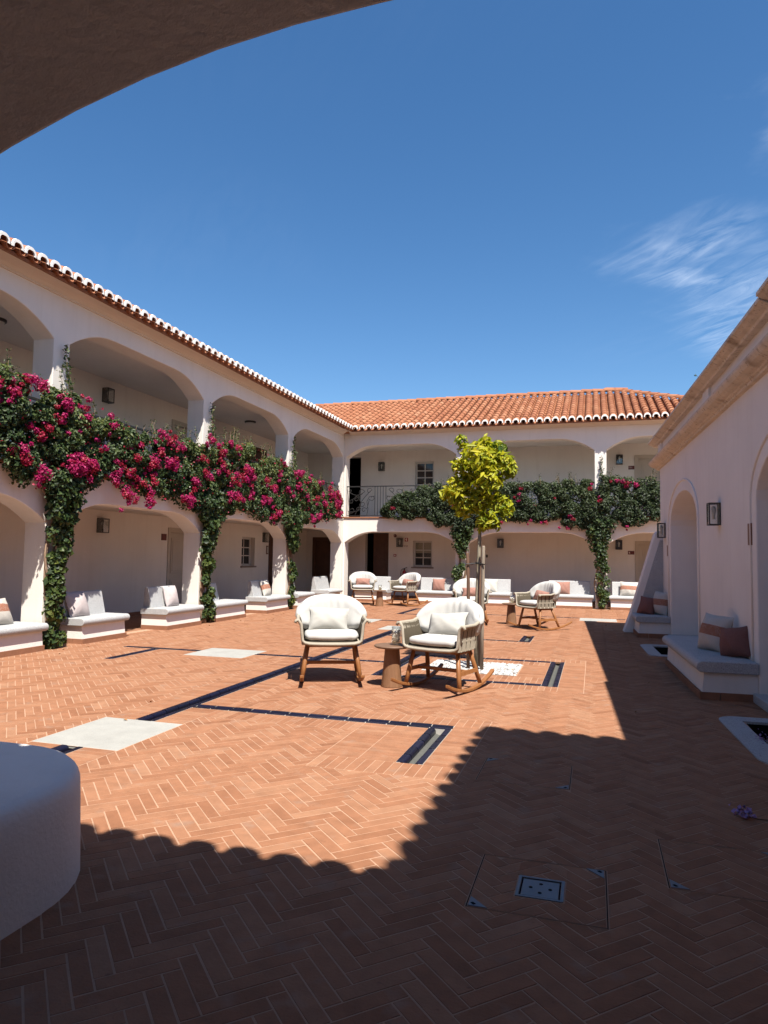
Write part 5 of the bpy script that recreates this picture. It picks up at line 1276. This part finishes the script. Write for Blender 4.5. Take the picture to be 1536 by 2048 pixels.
def ivy_column(a, fn_pt, z0, z1, wdt, n, facing, out):
    """uneven clumps of ivy up a pier: thick at the head, ragged lower down, bark showing between"""
    nc = 46; cz = np.concatenate([z0 + 0.1 + (z1 - z0 - 0.1) * rng.random(nc - 14), rng.uniform(1.9, z1, 14)])
    head = np.clip((cz - 1.5) / 1.1, 0, 1)
    ca = a + 0.05 * np.sin(cz * 2.2 + a) + (rng.random(nc) - 0.5) * wdt * (0.75 + 1.15 * head)
    cr = 0.09 + 0.07 * rng.random(nc) + 0.05 * head; cd = 0.02 + out * (0.25 + 0.5 * rng.random(nc)) * (1 + 0.8 * head)
    idx = rng.integers(0, nc, n); dv = unit(rng.normal(size=(n, 3))); dv[:, 2] = np.abs(dv[:, 2])
    rad = cr[idx] * (0.45 + 0.65 * rng.random(n))
    al = ca[idx] + dv[:, 0] * rad; z = cz[idx] + dv[:, 1] * rad * 1.25; dd = np.maximum(0.02, cd[idx] * 0.8 + dv[:, 2] * rad * 0.9)
    z = np.maximum(z, 0.03)
    if facing == 'x': P = np.stack([XL + dd, al, z], 1); Nn = np.stack([dv[:, 2] + 0.3, dv[:, 0], dv[:, 1] * 0.5 + 0.35], 1)
    else: P = np.stack([al, YF - dd, z], 1); Nn = np.stack([dv[:, 0], -dv[:, 2] - 0.3, dv[:, 1] * 0.5 + 0.35], 1)
    Nn = unit(Nn + 0.42 * rng.normal(size=(n, 3)))
    return P, Nn, 0.086 * (0.5 + 0.8 * rng.random(n))
def stems(mb, a, facing, spread, ztop=2.9, ns=5, r0=0.028):
    for k in range(ns):
        a0 = a + random.uniform(-0.16, 0.16); tw = random.uniform(0, 6.28); fr_ = random.uniform(2, 4)
        pts = []
        for i in range(22):
            q = i / 21; z = q * ztop; aa = a0 + 0.07 * math.sin(fr_ * q * 3 + tw) + (random.uniform(-1, 1) * spread if False else spread * (k - ns / 2) / ns * max(0, q - 0.7) * 2.4)
            d = 0.06 + 0.035 * math.sin(2.3 * fr_ * q + tw) + 0.12 * max(0, q - 0.6)
            pts.append((XL + d, aa, z - 0.01) if facing == 'x' else (aa, YF - d, z - 0.01))
        mb.tube(pts, [r0 * (1 - 0.55 * i / 21) * random.uniform(0.85, 1.1) for i in range(22)], 6)
    return mb
def flower_heads(centres, facing, n_each, rad, msize):
    P, Nn, S, T = [], [], [], []
    for (a, z, d, s_) in centres:
        n = int(n_each * s_)
        dv = unit(rng.normal(size=(n, 3))); r_ = rad * s_ * (0.35 + 0.75 * rng.random(n))
        off = dv * r_[:, None] * np.array([1, 0.75, 0.6]) if facing == 'x' else dv * r_[:, None] * np.array([1, 1, 0.75])
        if facing == 'x': c = np.array([XL - d, a, z]); off = np.stack([dv[:, 0] * 0.6, dv[:, 1], dv[:, 2] * 0.8], 1) * r_[:, None]
        else: c = np.array([a, YF + d, z]); off = np.stack([dv[:, 0], dv[:, 1] * 0.6, dv[:, 2] * 0.8], 1) * r_[:, None]
        P.append(c + off); Nn.append(unit(dv + 0.5 * rng.normal(size=(n, 3)) + np.array([0.2, -0.2, 0.35]))); S.append(msize * (0.7 + 0.6 * rng.random(n))); T.append(np.clip(rng.normal(0.5, 0.25, n), 0, 1))
    return np.concatenate(P), np.concatenate(Nn), np.concatenate(S), np.concatenate(T)
FLW = [(7.705, 3.962), (8.026, 3.931), (8.557, 4.137), (8.352, 4.162), (7.945, 3.729), (7.589, 3.72), (9.112, 3.989), (8.907, 3.665), (9.48, 3.736), (8.703, 3.468), (8.554, 3.341), (8.492, 2.668), (8.22, 3.082), (8.277, 2.941), (8.692, 2.768), (9.347, 2.97), (9.711, 2.975), (9.52, 3.076), (9.45, 2.93), (9.6, 3.03), (10.379, 2.838), (10.603, 2.637), (10.009, 3.36), (10.185, 3.785), (9.528, 3.956), (10.857, 3.307), (10.995, 3.561), (11.329, 3.23), (11.619, 3.906), (11.971, 3.817), (11.642, 3.516), (11.573, 3.262), (11.429, 2.906), (11.997, 3.368), (12.178, 3.341), (11.288, 2.558), (10.752, 2.559),
       (12.685, 2.673), (12.958, 3.069), (13.129, 3.629), (13.421, 4.058), (13.753, 4.0), (13.988, 3.865), (14.325, 4.15), (14.696, 4.09), (15.239, 3.62), (14.494, 3.292), (14.872, 3.213), (15.518, 3.467), (14.514, 2.941), (15.019, 2.865), (16.229, 3.483), (17.298, 4.013), (17.992, 3.89), (18.532, 3.98), (19.121, 3.802), (19.942, 3.814), (20.843, 3.506), (21.319, 3.384), (20.411, 3.151), (21.345, 2.892), (19.383, 2.621), (19.995, 2.809), (16.406, 2.979), (17.043, 2.695), (17.671, 3.362), (15.971, 2.88), (16.736, 2.542), (20.831, 3.747), (14.004, 3.581), (14.242, 3.496), (13.359, 3.276),
       (21.6, 3.2), (21.5, 3.55), (21.75, 3.0), (20.2, 3.45), (19.6, 3.3), (18.3, 3.5), (18.9, 3.3), (17.0, 3.7), (16.7, 3.3), (15.5, 3.1), (10.45, 3.15), (10.7, 3.0), (11.1, 2.85), (12.3, 3.75)]
FLF = [(-7.25, 2.95), (-6.531, 3.2), (-7.2, 3.05), (-6.95, 2.95), (-4.403, 3.262), (-4.236, 3.098), (-2.228, 3.803), (-2.306, 3.405), (-1.176, 3.472), (-1.837, 3.242), (-1.915, 2.767), (-1.452, 2.719), (-0.693, 2.843), (-0.769, 2.532), (-0.092, 3.771), (0.716, 4.0), (0.9, 3.98), (1.004, 3.907), (0.993, 2.58), (1.29, 3.856), (0.201, 3.38), (-4.072, 3.178), (-0.693, 2.921), (-2.857, 2.689), (-2.25, 3.6), (-2.2, 3.5)]
PLANTS = [('x', 4.95, 11.3, 9.27, 'bougainvillea with large crimson heads climbing the first pier, nearest the camera'), ('x', 11.3, 16.0, 13.86, 'bougainvillea on the second left pier, bare stem showing low down'), ('x', 16.0, 21.95, 18.4, 'bougainvillea on the third left pier, dense magenta bloom towards the corner'),
          ('y', -6.9, -2.1, -4.22, 'dark green creeper on the far pier behind the citrus tree'), ('y', -2.1, 3.0, 0.23, 'dark green creeper with few flowers on the far pier beside the right building')]
for facing, a0, a1, pa, lb in PLANTS:
    lft = facing == 'x'; top, bot = (TOPL, BOTL) if lft else (TOPF, BOTF)
    base = (XL + 0.12, pa, 0) if lft else (pa, YF - 0.12, 0)
    t = thing('climbing_plant', lb, 'climber', base, 0, 'climbing plants on the arcade piers')
    st = MB(); stems(st, pa, facing, 0.5, ns=6 if lft else 5)
    # runners along the railing
    for k in range(7):
        sgn = -1 if k % 2 else 1; z = random.uniform(2.9, 3.6); pts = []
        reach = (a1 - pa) if sgn > 0 else (pa - a0)
        for i in range(12):
            q = i / 11; a = pa + sgn * reach * 0.95 * q; zz = 2.3 + (z - 2.3) * min(1, q * 4) + 0.12 * math.sin(q * 9 + k); d = 0.12 + 0.08 * math.sin(q * 7 + k)
            pts.append((XL + d, a, zz) if lft else (a, YF - d, zz))
        st.tube(pts, [0.020 * (1 - 0.7 * i / 11) for i in range(12)], 5)
    obj('stem', st, 'vine_bark', t, world=True, smooth=True)
    P, Nn, S = creeper(a0, a1, top, bot, None, -0.08 if lft else -0.12, 14500 if lft else 15000, 0.066 if lft else 0.070, facing)
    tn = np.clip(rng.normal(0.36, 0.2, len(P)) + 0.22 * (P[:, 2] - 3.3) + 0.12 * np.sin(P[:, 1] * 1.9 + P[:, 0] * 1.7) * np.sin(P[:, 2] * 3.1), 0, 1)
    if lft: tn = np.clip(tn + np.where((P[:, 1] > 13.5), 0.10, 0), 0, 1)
    obj('foliage', leaf_mesh('foliage', P, Nn, S, 0.62, tn, 'leaf_bougain' if lft else 'leaf_dark'), None, t, world=True)
    P, Nn, S = ivy_column(pa, None, 0.02, 2.75, 0.30 if lft else 0.34, 3000 if lft else 2600, facing, 0.20)
    tn = np.clip(rng.normal(0.34, 0.2, len(P)) - 0.08 * (P[:, 2] - 1), 0, 1)
    obj('ivy_leaves', leaf_mesh('ivy_leaves', P, Nn, S * (1.15 if lft else 1.0), 0.85, tn, 'leaf_ivy' if lft or True else 'leaf_dark'), None, t, world=True)
    # shoots climbing the upper pier and poking above the hedge
    P, Nn, S = [], [], []; sh = MB()
    shoots = [(pa + 0.02, interp(top, pa) - 0.2, (4.98 if lft else 4.78), 0.05, 0.0)]
    for _ in range(26 if lft else 16):
        a = random.uniform(a0, a1); zt_ = interp(top, a); shoots.append((a, zt_ - 0.15, zt_ + random.uniform(0.05, 0.32), random.uniform(0.0, 0.3), random.uniform(-0.3, 0.3)))
    for (a, zz0, zz1, dd, ln_) in shoots:
        n = max(8, int((zz1 - zz0) / 0.026)); pts = []
        for i in range(n):
            q = i / (n - 1); aa = a + ln_ * q * (zz1 - zz0) + 0.02 * math.sin(q * 8 + a); z = zz0 + (zz1 - zz0) * q; d = dd + 0.05 + 0.02 * math.sin(6 * q)
            c = (XL + d, aa, z) if lft else (aa, YF - d, z); pts.append(c)
            big = dd == 0.05
            for _ in range(3 if big else 2):
                P.append(np.array(c) + rng.normal(size=3) * (0.045 * (1.15 - 0.6 * q) if big else 0.028)); Nn.append(rng.normal(size=3) + np.array([0.4, -0.4, 0.4])); S.append((0.105 if big else 0.072) * random.uniform(0.5, 1.1) * (1 - 0.35 * q))
        sh.tube(pts[::2] + [pts[-1]], 0.004, 4)
    obj('shoot', sh, 'vine_bark', t, world=True, kind='stuff')
    P, Nn, S = np.array(P), unit(np.array(Nn)), np.array(S)
    obj('shoot_leaves', leaf_mesh('shoot_leaves', P, Nn, S, 0.6, np.clip(rng.normal(0.45, 0.2, len(P)), 0, 1), 'leaf_bougain' if lft else 'leaf_dark'), None, t, world=True)
    cen = []
    for (a, z) in (FLW if lft else FLF):
        if a0 <= a < a1:
            s_ = random.uniform(0.45, 0.85) * (1.0 if lft else 0.75)
            cen.append((a, z, -0.29 - random.uniform(0, 0.09), s_))
            for _ in range(3 if lft else 1): cen.append((a + random.gauss(0, 0.11), z + random.gauss(0, 0.09), -0.28 - random.uniform(0, 0.08), s_ * random.uniform(0.45, 0.8)))
            for _ in range(random.randint(0, 2) if lft else 0): cen.append((a + random.gauss(0, 0.16), z + random.gauss(0, 0.12), -0.29, s_ * random.uniform(0.3, 0.6)))
    if lft:
        for (a, z, s_) in ((9.5, 3.0, 1.15), (9.25, 2.95, 0.9), (9.75, 2.98, 0.9), (8.5, 4.1, 0.9), (9.1, 3.92, 0.9), (8.0, 3.9, 0.8), (11.45, 3.35, 1.0), (11.95, 3.36, 0.9), (10.65, 2.66, 0.9), (11.3, 2.62, 0.8), (12.9, 3.1, 0.8), (12.7, 2.7, 0.7), (14.9, 3.4, 1.1), (14.7, 2.95, 1.0), (15.3, 3.6, 0.9), (16.7, 3.3, 1.0), (18.4, 3.9, 1.0), (21.4, 3.2, 1.3), (21.55, 2.95, 1.1), (20.9, 3.55, 1.2), (21.7, 3.4, 1.0), (20.3, 3.2, 1.0), (19.7, 2.75, 1.0), (17.0, 2.7, 0.9)):
            if a0 <= a < a1: cen += [(a, z, -0.33, s_), (a + random.gauss(0, 0.08), z + random.gauss(0, 0.07), -0.36, s_ * 0.7)]
    for nm, m_, sel in (('blossom', 'bract', [c for i, c in enumerate(cen) if i % 3]), ('red_blossom', 'bract_red', [c for i, c in enumerate(cen) if i % 3 == 0])):
        P, Nn, S, T = flower_heads(sel, facing, 120, 0.16, 0.036)
        obj(nm, leaf_mesh(nm, P, Nn, S, 0.9, T, m_), None, t, world=True)
    # sprinkled single bracts
    if lft:
        n = int((a1 - a0) * 45); A = rng.uniform(a0, a1, n); Z = np.array([interp(bot, a) + (interp(top, a) - interp(bot, a)) * random.random() for a in A])
        P = np.stack([XL + 0.24 + 0.12 * rng.random(n), A, Z], 1); obj('stray_bracts', leaf_mesh('stray_bracts', P, unit(rng.normal(size=(n, 3)) + np.array([0.5, -0.4, 0.4])), 0.04 * (0.7 + 0.6 * rng.random(n)), 0.9, rng.random(n), 'bract_red'), None, t, world=True, kind='stuff')

# ------------------------------------------------------------------ young citrus tree, stakes
TX, TY = -1.585, 9.78
t = thing('citrus_tree', 'young citrus tree with yellow-green crown rising from the pebble bed', 'tree', (TX, TY, 0))
tk = MB(); pts = [(0.0, 0, -0.02), (0.004, 0, 0.5), (0.012, 0, 1.0), (0.03, 0.0, 1.5), (0.045, 0.0, 1.9), (0.05, 0, 2.3), (0.06, 0.02, 2.7), (0.05, 0.0, 3.05)]
tk.tube(pts, [0.032, 0.029, 0.027, 0.026, 0.024, 0.019, 0.013, 0.005], 10)
for k in range(13):
    z = random.uniform(2.12, 2.8); a = k * 2.4 + random.uniform(-0.3, 0.3); L = random.uniform(0.2, 0.36)
    pp = [(0.05, 0, z)]
    for i in range(1, 5): q = i / 4; pp.append((0.05 + L * q * math.cos(a), L * q * math.sin(a), z + 0.32 * q * L * 2 - 0.1 * q * q))
    tk.tube(pp, [0.014, 0.011, 0.009, 0.006, 0.003], 6)
obj('trunk', tk, 'bark', t, smooth=True)
# crown: sprays of long pointed leaves, built up in uneven lobes
lobes = [(-0.30, 0.0, 2.50, 0.20), (-0.43, -0.05, 2.46, 0.12), (0.30, 0.0, 2.86, 0.20), (0.42, 0.05, 2.82, 0.12), (0.02, -0.10, 2.92, 0.26), (0.12, 0.1, 3.04, 0.20), (-0.20, 0.05, 3.10, 0.11), (-0.26, 0.0, 3.24, 0.08), (0.10, 0.0, 3.20, 0.09), (0.28, 0.0, 3.12, 0.11), (-0.16, 0.0, 2.80, 0.18), (-0.30, 0.0, 2.90, 0.10),
         (0.14, -0.12, 2.62, 0.22), (-0.08, 0.12, 2.52, 0.22), (0.30, 0.10, 2.34, 0.15), (0.38, 0, 2.22, 0.11), (-0.20, 0.02, 2.28, 0.16), (0.14, -0.05, 2.10, 0.13), (0.06, 0.0, 2.0, 0.09), (0.22, 0.05, 2.04, 0.09), (0.02, 0.0, 2.34, 0.18)]
P, Nn, S, T = [], [], [], []
for (x, y, z, r) in lobes:
    n = int(2300 * r * r * 2.2)
    dv = unit(rng.normal(size=(n, 3))); rad = r * (0.30 + 0.80 * rng.random(n) ** 0.6)
    P.append(np.array([x + 0.03, y, z]) + dv * rad[:, None]); Nn.append(unit(dv * 0.9 + np.array([0.15, -0.2, 0.6]) + 0.6 * rng.normal(size=(n, 3)))); S.append(0.135 * (0.5 + 0.7 * rng.random(n)))
    base = 0.72 if x < 0.2 else 0.58  # left lobes brighter and yellower: sunlight put into the leaf tint
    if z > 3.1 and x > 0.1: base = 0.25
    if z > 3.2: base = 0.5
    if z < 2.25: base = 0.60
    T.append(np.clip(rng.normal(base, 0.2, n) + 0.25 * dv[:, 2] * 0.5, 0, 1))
obj('crown', leaf_mesh('crown', np.concatenate(P), np.concatenate(Nn), np.concatenate(S), 0.36, np.concatenate(T), 'leaf_citrus', 0.35), None, t)
o = obj('tree_stake', MB().tube([(0, 0, -0.02), (0.0, 0, 0.6), (-0.004, 0, 1.2), (-0.018, 0, 1.60), (-0.018, 0, 1.62)], [0.025, 0.025, 0.024, 0.024, 0.016], 9), 'stake_brown', None, smooth=True); o.location = (TX - 0.10, TY - 0.06, 0); tag(o, 'dark reddish wooden stake to the left of the citrus trunk', 'stake', 'wooden stakes tied to the tree')
o = obj('tree_stake', MB().tube([(0, 0, -0.02), (0.004, 0, 0.6), (0.012, 0, 1.2), (0.018, 0, 1.70), (0.018, 0, 1.72)], [0.026, 0.026, 0.025, 0.025, 0.018], 9), 'stake_grey', None, smooth=True); o.location = (TX + 0.095, TY - 0.10, 0); tag(o, 'weathered grey wooden stake to the right of the citrus trunk', 'stake', 'wooden stakes tied to the tree')
o = obj('tree_stake', MB().tube([(0, 0, -0.02), (0.0, 0, 0.8), (0.0, 0, 1.5), (0, 0, 1.52)], [0.026, 0.025, 0.025, 0.018], 9), 'stake_brown', None, smooth=True); o.location = (TX + 0.02, TY + 0.16, 0); tag(o, 'wooden stake hidden behind the citrus trunk', 'stake', 'wooden stakes tied to the tree')
o = obj('tree_tie', MB().tube([(-0.13, -0.11, 0), (0.0, -0.055, 0.012), (0.14, -0.15, 0.0)], 0.009, 6).tube([(0.14, -0.15, 0), (0.0, -0.05, 0.025), (-0.02, 0.05, 0.02), (-0.06, -0.02, 0.0)], 0.008, 6), 'rubber', None); o.location = (TX, TY, 1.46); tag(o, 'dark strap tying the citrus trunk to its stakes', 'tie')

# ------------------------------------------------------------------ lanterns, signs, small fittings
LG = 'black glass wall lanterns'
def on_left(y, z): return (XL - GD, y, z)
def on_far(x, z): return (x, YF + GD, z)
lantern(on_left(13.32, 2.00), R(90), 'lantern on the ground-floor wall in the first left bay', LG); lantern(on_left(13.32, 5.02), R(90), 'lantern on the upper wall above the nearest bougainvillea', LG)
lantern(on_left(21.6, 1.98), R(90), 'lantern on the ground-floor wall by the small left window', LG); lantern(on_left(17.75, 4.86), R(90), 'lantern in the second upper bay at left', LG); lantern(on_left(17.7, 1.98), R(90), 'lantern half hidden by ivy of the second left pier', LG)
lantern(on_far(-7.76, 4.82), 0, 'lantern on the upper far wall left of the window', LG); lantern(on_far(-7.0, 1.92), 0, 'lantern on the lower far wall beside the red fire sign', LG)
lantern(on_far(-3.22, 1.92), 0, 'lantern on the lower far wall right of the citrus tree', LG); lantern(on_far(0.84, 1.90), 0, 'lantern on the lower far wall by the dark red plaque', LG); lantern(on_far(0.88, 4.86), 0, 'lantern on the upper far wall by the room plaque', LG)
p = rl(0, 10.42); lantern((p.x, p.y, 2.04), RA - R(90), 'large lantern on the right wall above the cushions', LG, 0.17, 0.31, 0.15)
p = rl(0, 15.55); lantern((p.x, p.y, 2.02), RA - R(90), 'lantern on the right wall above the sloping buttress', LG, 0.17, 0.31, 0.15)
def text_mesh(s, size, depth=0.001):
    cu = bpy.data.curves.new('lettering', 'FONT'); cu.body = s; cu.size = size; cu.extrude = depth; cu.align_x = 'CENTER'; cu.align_y = 'CENTER'
    o = bpy.data.objects.new('lettering', cu); dg = bpy.context.evaluated_depsgraph_get()
    C.objects.link(o); dg.update(); me = bpy.data.meshes.new_from_object(o.evaluated_get(dg)); bpy.data.objects.remove(o); return me
def lettering(s, size, m, parent, loc, rot):
    me = text_mesh(s, size); me.materials.clear(); me.materials.append(MATS[m]); o = bpy.data.objects.new('lettering', me); C.objects.link(o); o.parent = parent
    o.location = loc; o.rotation_euler = rot; return o
def plaque(loc, rz, label, wd, ht, m, group, text=None, tsize=0.1, tx=0.0):
    t = thing('wall_plaque', label, 'plaque', loc, rz, group)
    obj('plate', MB().box((-wd / 2, -0.014, -ht / 2), (wd / 2, 0.002, ht / 2)), m, t, bevel=0.003)
    if text: lettering(text, tsize, 'sign_white', t, (tx, -0.0155, 0), (R(90), 0, 0))
    return t
PG = 'small wall plaques beside doors'
plaque(on_far(1.28, 4.745), 0, 'dark red plaque with pale number strokes on the upper far wall', 0.21, 0.125, 'plaque_red', PG, '111', 0.085, -0.035)
plaque(on_far(1.24, 1.80), 0, 'dark red plaque with a pale mark on the lower far wall', 0.21, 0.125, 'plaque_red', PG, '6', 0.09, -0.055)
plaque(on_left(15.80, 1.98), R(90), 'dark red square plaque beside the cream left door', 0.22, 0.17, 'plaque_red', PG)
plaque(on_left(21.86, 1.72), R(90), 'small framed pictogram sign by the brown left door', 0.16, 0.30, 'bronze', PG)
t = plaque(on_left(21.865, 1.72), R(90), 'pale figure panel inside the pictogram sign at left', 0.11, 0.22, 'cushion_cream', PG); t.location.x += 0.014
p = rl(0, 8.84); plaque((p.x, p.y, 1.865), RA - R(90), 'bronze plaque on two pins right of the large lantern', 0.15, 0.25, 'bronze', PG)
for dz in (-0.08, 0.07):
    q = rl(-0.018, 8.80); 
    o = obj('plaque_pin', MB().lathe([(0.007, -0.004), (0.007, 0.004)], 10), 'steel'); o.parent = t.parent
    o.parent = [x for x in C.objects if x.name.startswith('wall_plaque') and x['label'].startswith('bronze plaque on two')][0]; o.location = (0.03, -0.016, dz); o.rotation_euler = (R(90), 0, 0)
p = rl(0, 14.98 + 0.2); plaque((p.x, p.y, 1.75), RA - R(90), 'bronze plaque between the far niche and the buttress lantern', 0.13, 0.22, 'bronze', PG)
# fire point on the far wall
t = thing('fire_sign', 'square red fire sign with white arrow on the lower far wall', 'sign', on_far(-6.76, 2.195))
obj('plate', MB().box((-0.062, -0.008, -0.068), (0.062, 0.002, 0.068)), 'red_paint', t)
obj('pictogram', MB().box((-0.012, -0.0105, -0.052), (0.022, -0.0085, 0.052)).add([(-0.045, -0.0105, 0.01), (-0.012, -0.0105, -0.03), (-0.012, -0.0105, 0.045)], [(0, 1, 2)]), 'sign_white', t)
t = thing('alarm_bell', 'round dark red alarm sounder under the far arch', 'alarm', on_far(-7.20, 2.34))
obj('dome', MB().lathe([(0.055, 0.0), (0.058, 0.03), (0.04, 0.055), (0.012, 0.062)], 20), 'plaque_red', t, smooth=True).rotation_euler = (R(90), 0, 0); obj('hub', MB().lathe([(0.018, 0.058), (0.016, 0.068)], 14), 'sign_white', t).rotation_euler = (R(90), 0, 0)
t = thing('call_point', 'small red fire alarm call point on the far wall', 'alarm', on_far(-7.20, 1.60))
obj('box', MB().box((-0.05, -0.04, -0.045), (0.05, 0.002, 0.045)), 'red_paint', t, bevel=0.004); obj('glass', MB().box((-0.032, -0.043, -0.02), (0.032, -0.041, 0.02)), 'sign_white', t)
t = thing('fire_extinguisher', 'red fire extinguisher with black hose below the far window', 'extinguisher', (-6.80, YF + GD - 0.10, 0.62))
obj('cylinder', MB().lathe([(0.06, 0.0), (0.075, 0.012), (0.075, 0.34), (0.06, 0.39), (0.03, 0.42), (0.022, 0.45)], 22), 'red_paint', t, smooth=True)
obj('valve', MB().lathe([(0.024, 0.45), (0.024, 0.49), (0.012, 0.50)], 12).add([(-0.01, -0.012, 0.485), (0.10, -0.012, 0.52), (0.10, 0.012, 0.52), (-0.01, 0.012, 0.485), (-0.01, -0.012, 0.50), (0.10, -0.012, 0.545), (0.10, 0.012, 0.545), (-0.01, 0.012, 0.50)], [(0, 3, 2, 1), (4, 5, 6, 7), (0, 1, 5, 4), (1, 2, 6, 5), (2, 3, 7, 6), (3, 0, 4, 7)]), 'rubber', t)
obj('hose', MB().tube([(-0.01, -0.01, 0.47), (-0.07, -0.02, 0.475), (-0.12, -0.03, 0.42), (-0.135, -0.03, 0.28), (-0.12, -0.02, 0.10), (-0.10, 0.0, 0.02)], 0.011, 8), 'rubber', t, smooth=True)
for z0_, z1_ in ((0.22, 0.30), (0.05, 0.14)): obj('printed_label', MB().add([(0.0762 * math.sin(a), -0.0762 * math.cos(a), z) for z in (z0_, z1_) for a in [-0.8 + 1.6 * i / 8 for i in range(9)]], [(i, i + 1, 10 + i, 9 + i) for i in range(8)]), 'sign_white', t)
t = thing('house_number', 'small dark lettering on the far wall left of the window', 'lettering', on_far(-6.79, 1.955)); lettering("'2722", 0.085, 'plaque_red', t, (0, -0.002, 0), (R(90), 0, 0))
o = obj('wall_switch', MB().box((-0.035, -0.012, -0.05), (0.035, 0.002, 0.05)), 'dark_metal', None, bevel=0.003); o.location = on_far(-3.72, 1.62); tag(o, 'small dark switch on the far wall by the stakes', 'switch')
for i, y in enumerate((9.35, 18.7)):
    t = thing('ceiling_light', ['round ceiling light in the cut-off upper bay at the left edge', 'round ceiling light in the second upper bay at left'][i], 'light', (XL - 1.5, y, 5.58), 0, 'gallery ceiling lights')
    obj('lamp_rim', MB().lathe([(0.17, 0.0), (0.17, -0.035), (0.15, -0.05)], 28), 'dark_metal', t); obj('diffuser', MB().lathe([(0.148, -0.035), (0.13, -0.06), (0.05, -0.07)], 24), 'bulb', t, smooth=True)

# ------------------------------------------------------------------ litter and little plants
def sprig(loc, label, n, h, petals=True, name='fallen_blossom'):
    t = thing(name, label, 'blossom', loc)
    P = rng.normal(size=(n, 3)) * np.array([0.028, 0.028, 0.014]) + np.array([0, 0, 0.028]); P[:, 2] = np.abs(P[:, 2]) + 0.004
    obj('petals', leaf_mesh('petals', P, unit(rng.normal(size=(n, 3)) + np.array([0, 0, 0.5])), 0.036 * (0.6 + 0.7 * rng.random(n)), 0.8, rng.random(n), 'lilac_petal'), None, t, kind='stuff')
    obj('stalk', MB().tube([(0.02, 0, 0.012), (0.07, -0.01, 0.006), (0.14, -0.005, 0.005), (0.22, -0.02, 0.004)], 0.0028, 5), 'stake_brown', t)
sprig((0.865, 4.76, 0), 'lilac blossom with its stalk lying on the shaded bricks', 44, 0.04)
p = rl(-0.42, 6.80); t = thing('flowering_plant', 'small pink-flowered plant leaning over the granite rim', 'plant', (p.x, p.y, -0.16))
P = rng.normal(size=(70, 3)) * np.array([0.045, 0.07, 0.05]) + np.array([0.0, 0.0, 0.17]); obj('petals', leaf_mesh('petals', P, unit(rng.normal(size=(70, 3)) + np.array([0, 0, 0.6])), 0.024 * (0.6 + 0.7 * rng.random(70)), 0.8, rng.random(70), 'lilac_petal'), None, t, kind='stuff')
sm = MB()
for k in range(6): sm.tube([(0, 0, 0), (random.uniform(-0.03, 0.03), random.uniform(-0.04, 0.04), 0.09), (random.uniform(-0.06, 0.06), random.uniform(-0.08, 0.08), 0.18)], 0.003, 4)
obj('stalk', sm, 'vine_bark', t)
p = rl(-0.02, 11.6); t = thing('roof_weed', 'tiny weed growing from the stone coping of the right building', 'plant', (p.x, p.y, 4.165))
P = rng.normal(size=(46, 3)) * np.array([0.03, 0.03, 0.09]) + np.array([0, 0, 0.12]); P[:, 2] = np.abs(P[:, 2]); obj('leaves', leaf_mesh('leaves', P, unit(rng.normal(size=(46, 3))), 0.05 * (0.6 + 0.7 * rng.random(46)), 0.4, rng.random(46) * 0.6, 'leaf_dark'), None, t); obj('stalk', MB().tube([(0, 0, -0.01), (0.004, 0, 0.12), (0.0, 0.01, 0.26)], 0.004, 5), 'stake_brown', t)
lit = []
for k in range(90):
    if k < 50: x, y = XL + 0.35 + abs(random.gauss(0, 0.5)), random.uniform(8.5, 21)
    elif k < 75: x, y = random.uniform(-6.5, 1.0), YF - 0.4 - abs(random.gauss(0, 0.35))
    else: x, y = random.uniform(-6, 1.0), random.uniform(3.5, 20)
    lit.append((x, y, 0.008))
P = np.array(lit); n = len(P)
o = obj('fallen_leaves', leaf_mesh('fallen_leaves', P, unit(np.array([0, 0, 1.0]) + 0.35 * rng.normal(size=(n, 3))), 0.045 * (0.6 + 0.7 * rng.random(n)), 0.6, rng.random(n), 'dry_leaf'), None, kind='stuff'); tag(o, 'dry leaves scattered on the brick paving under the creepers', 'leaves')
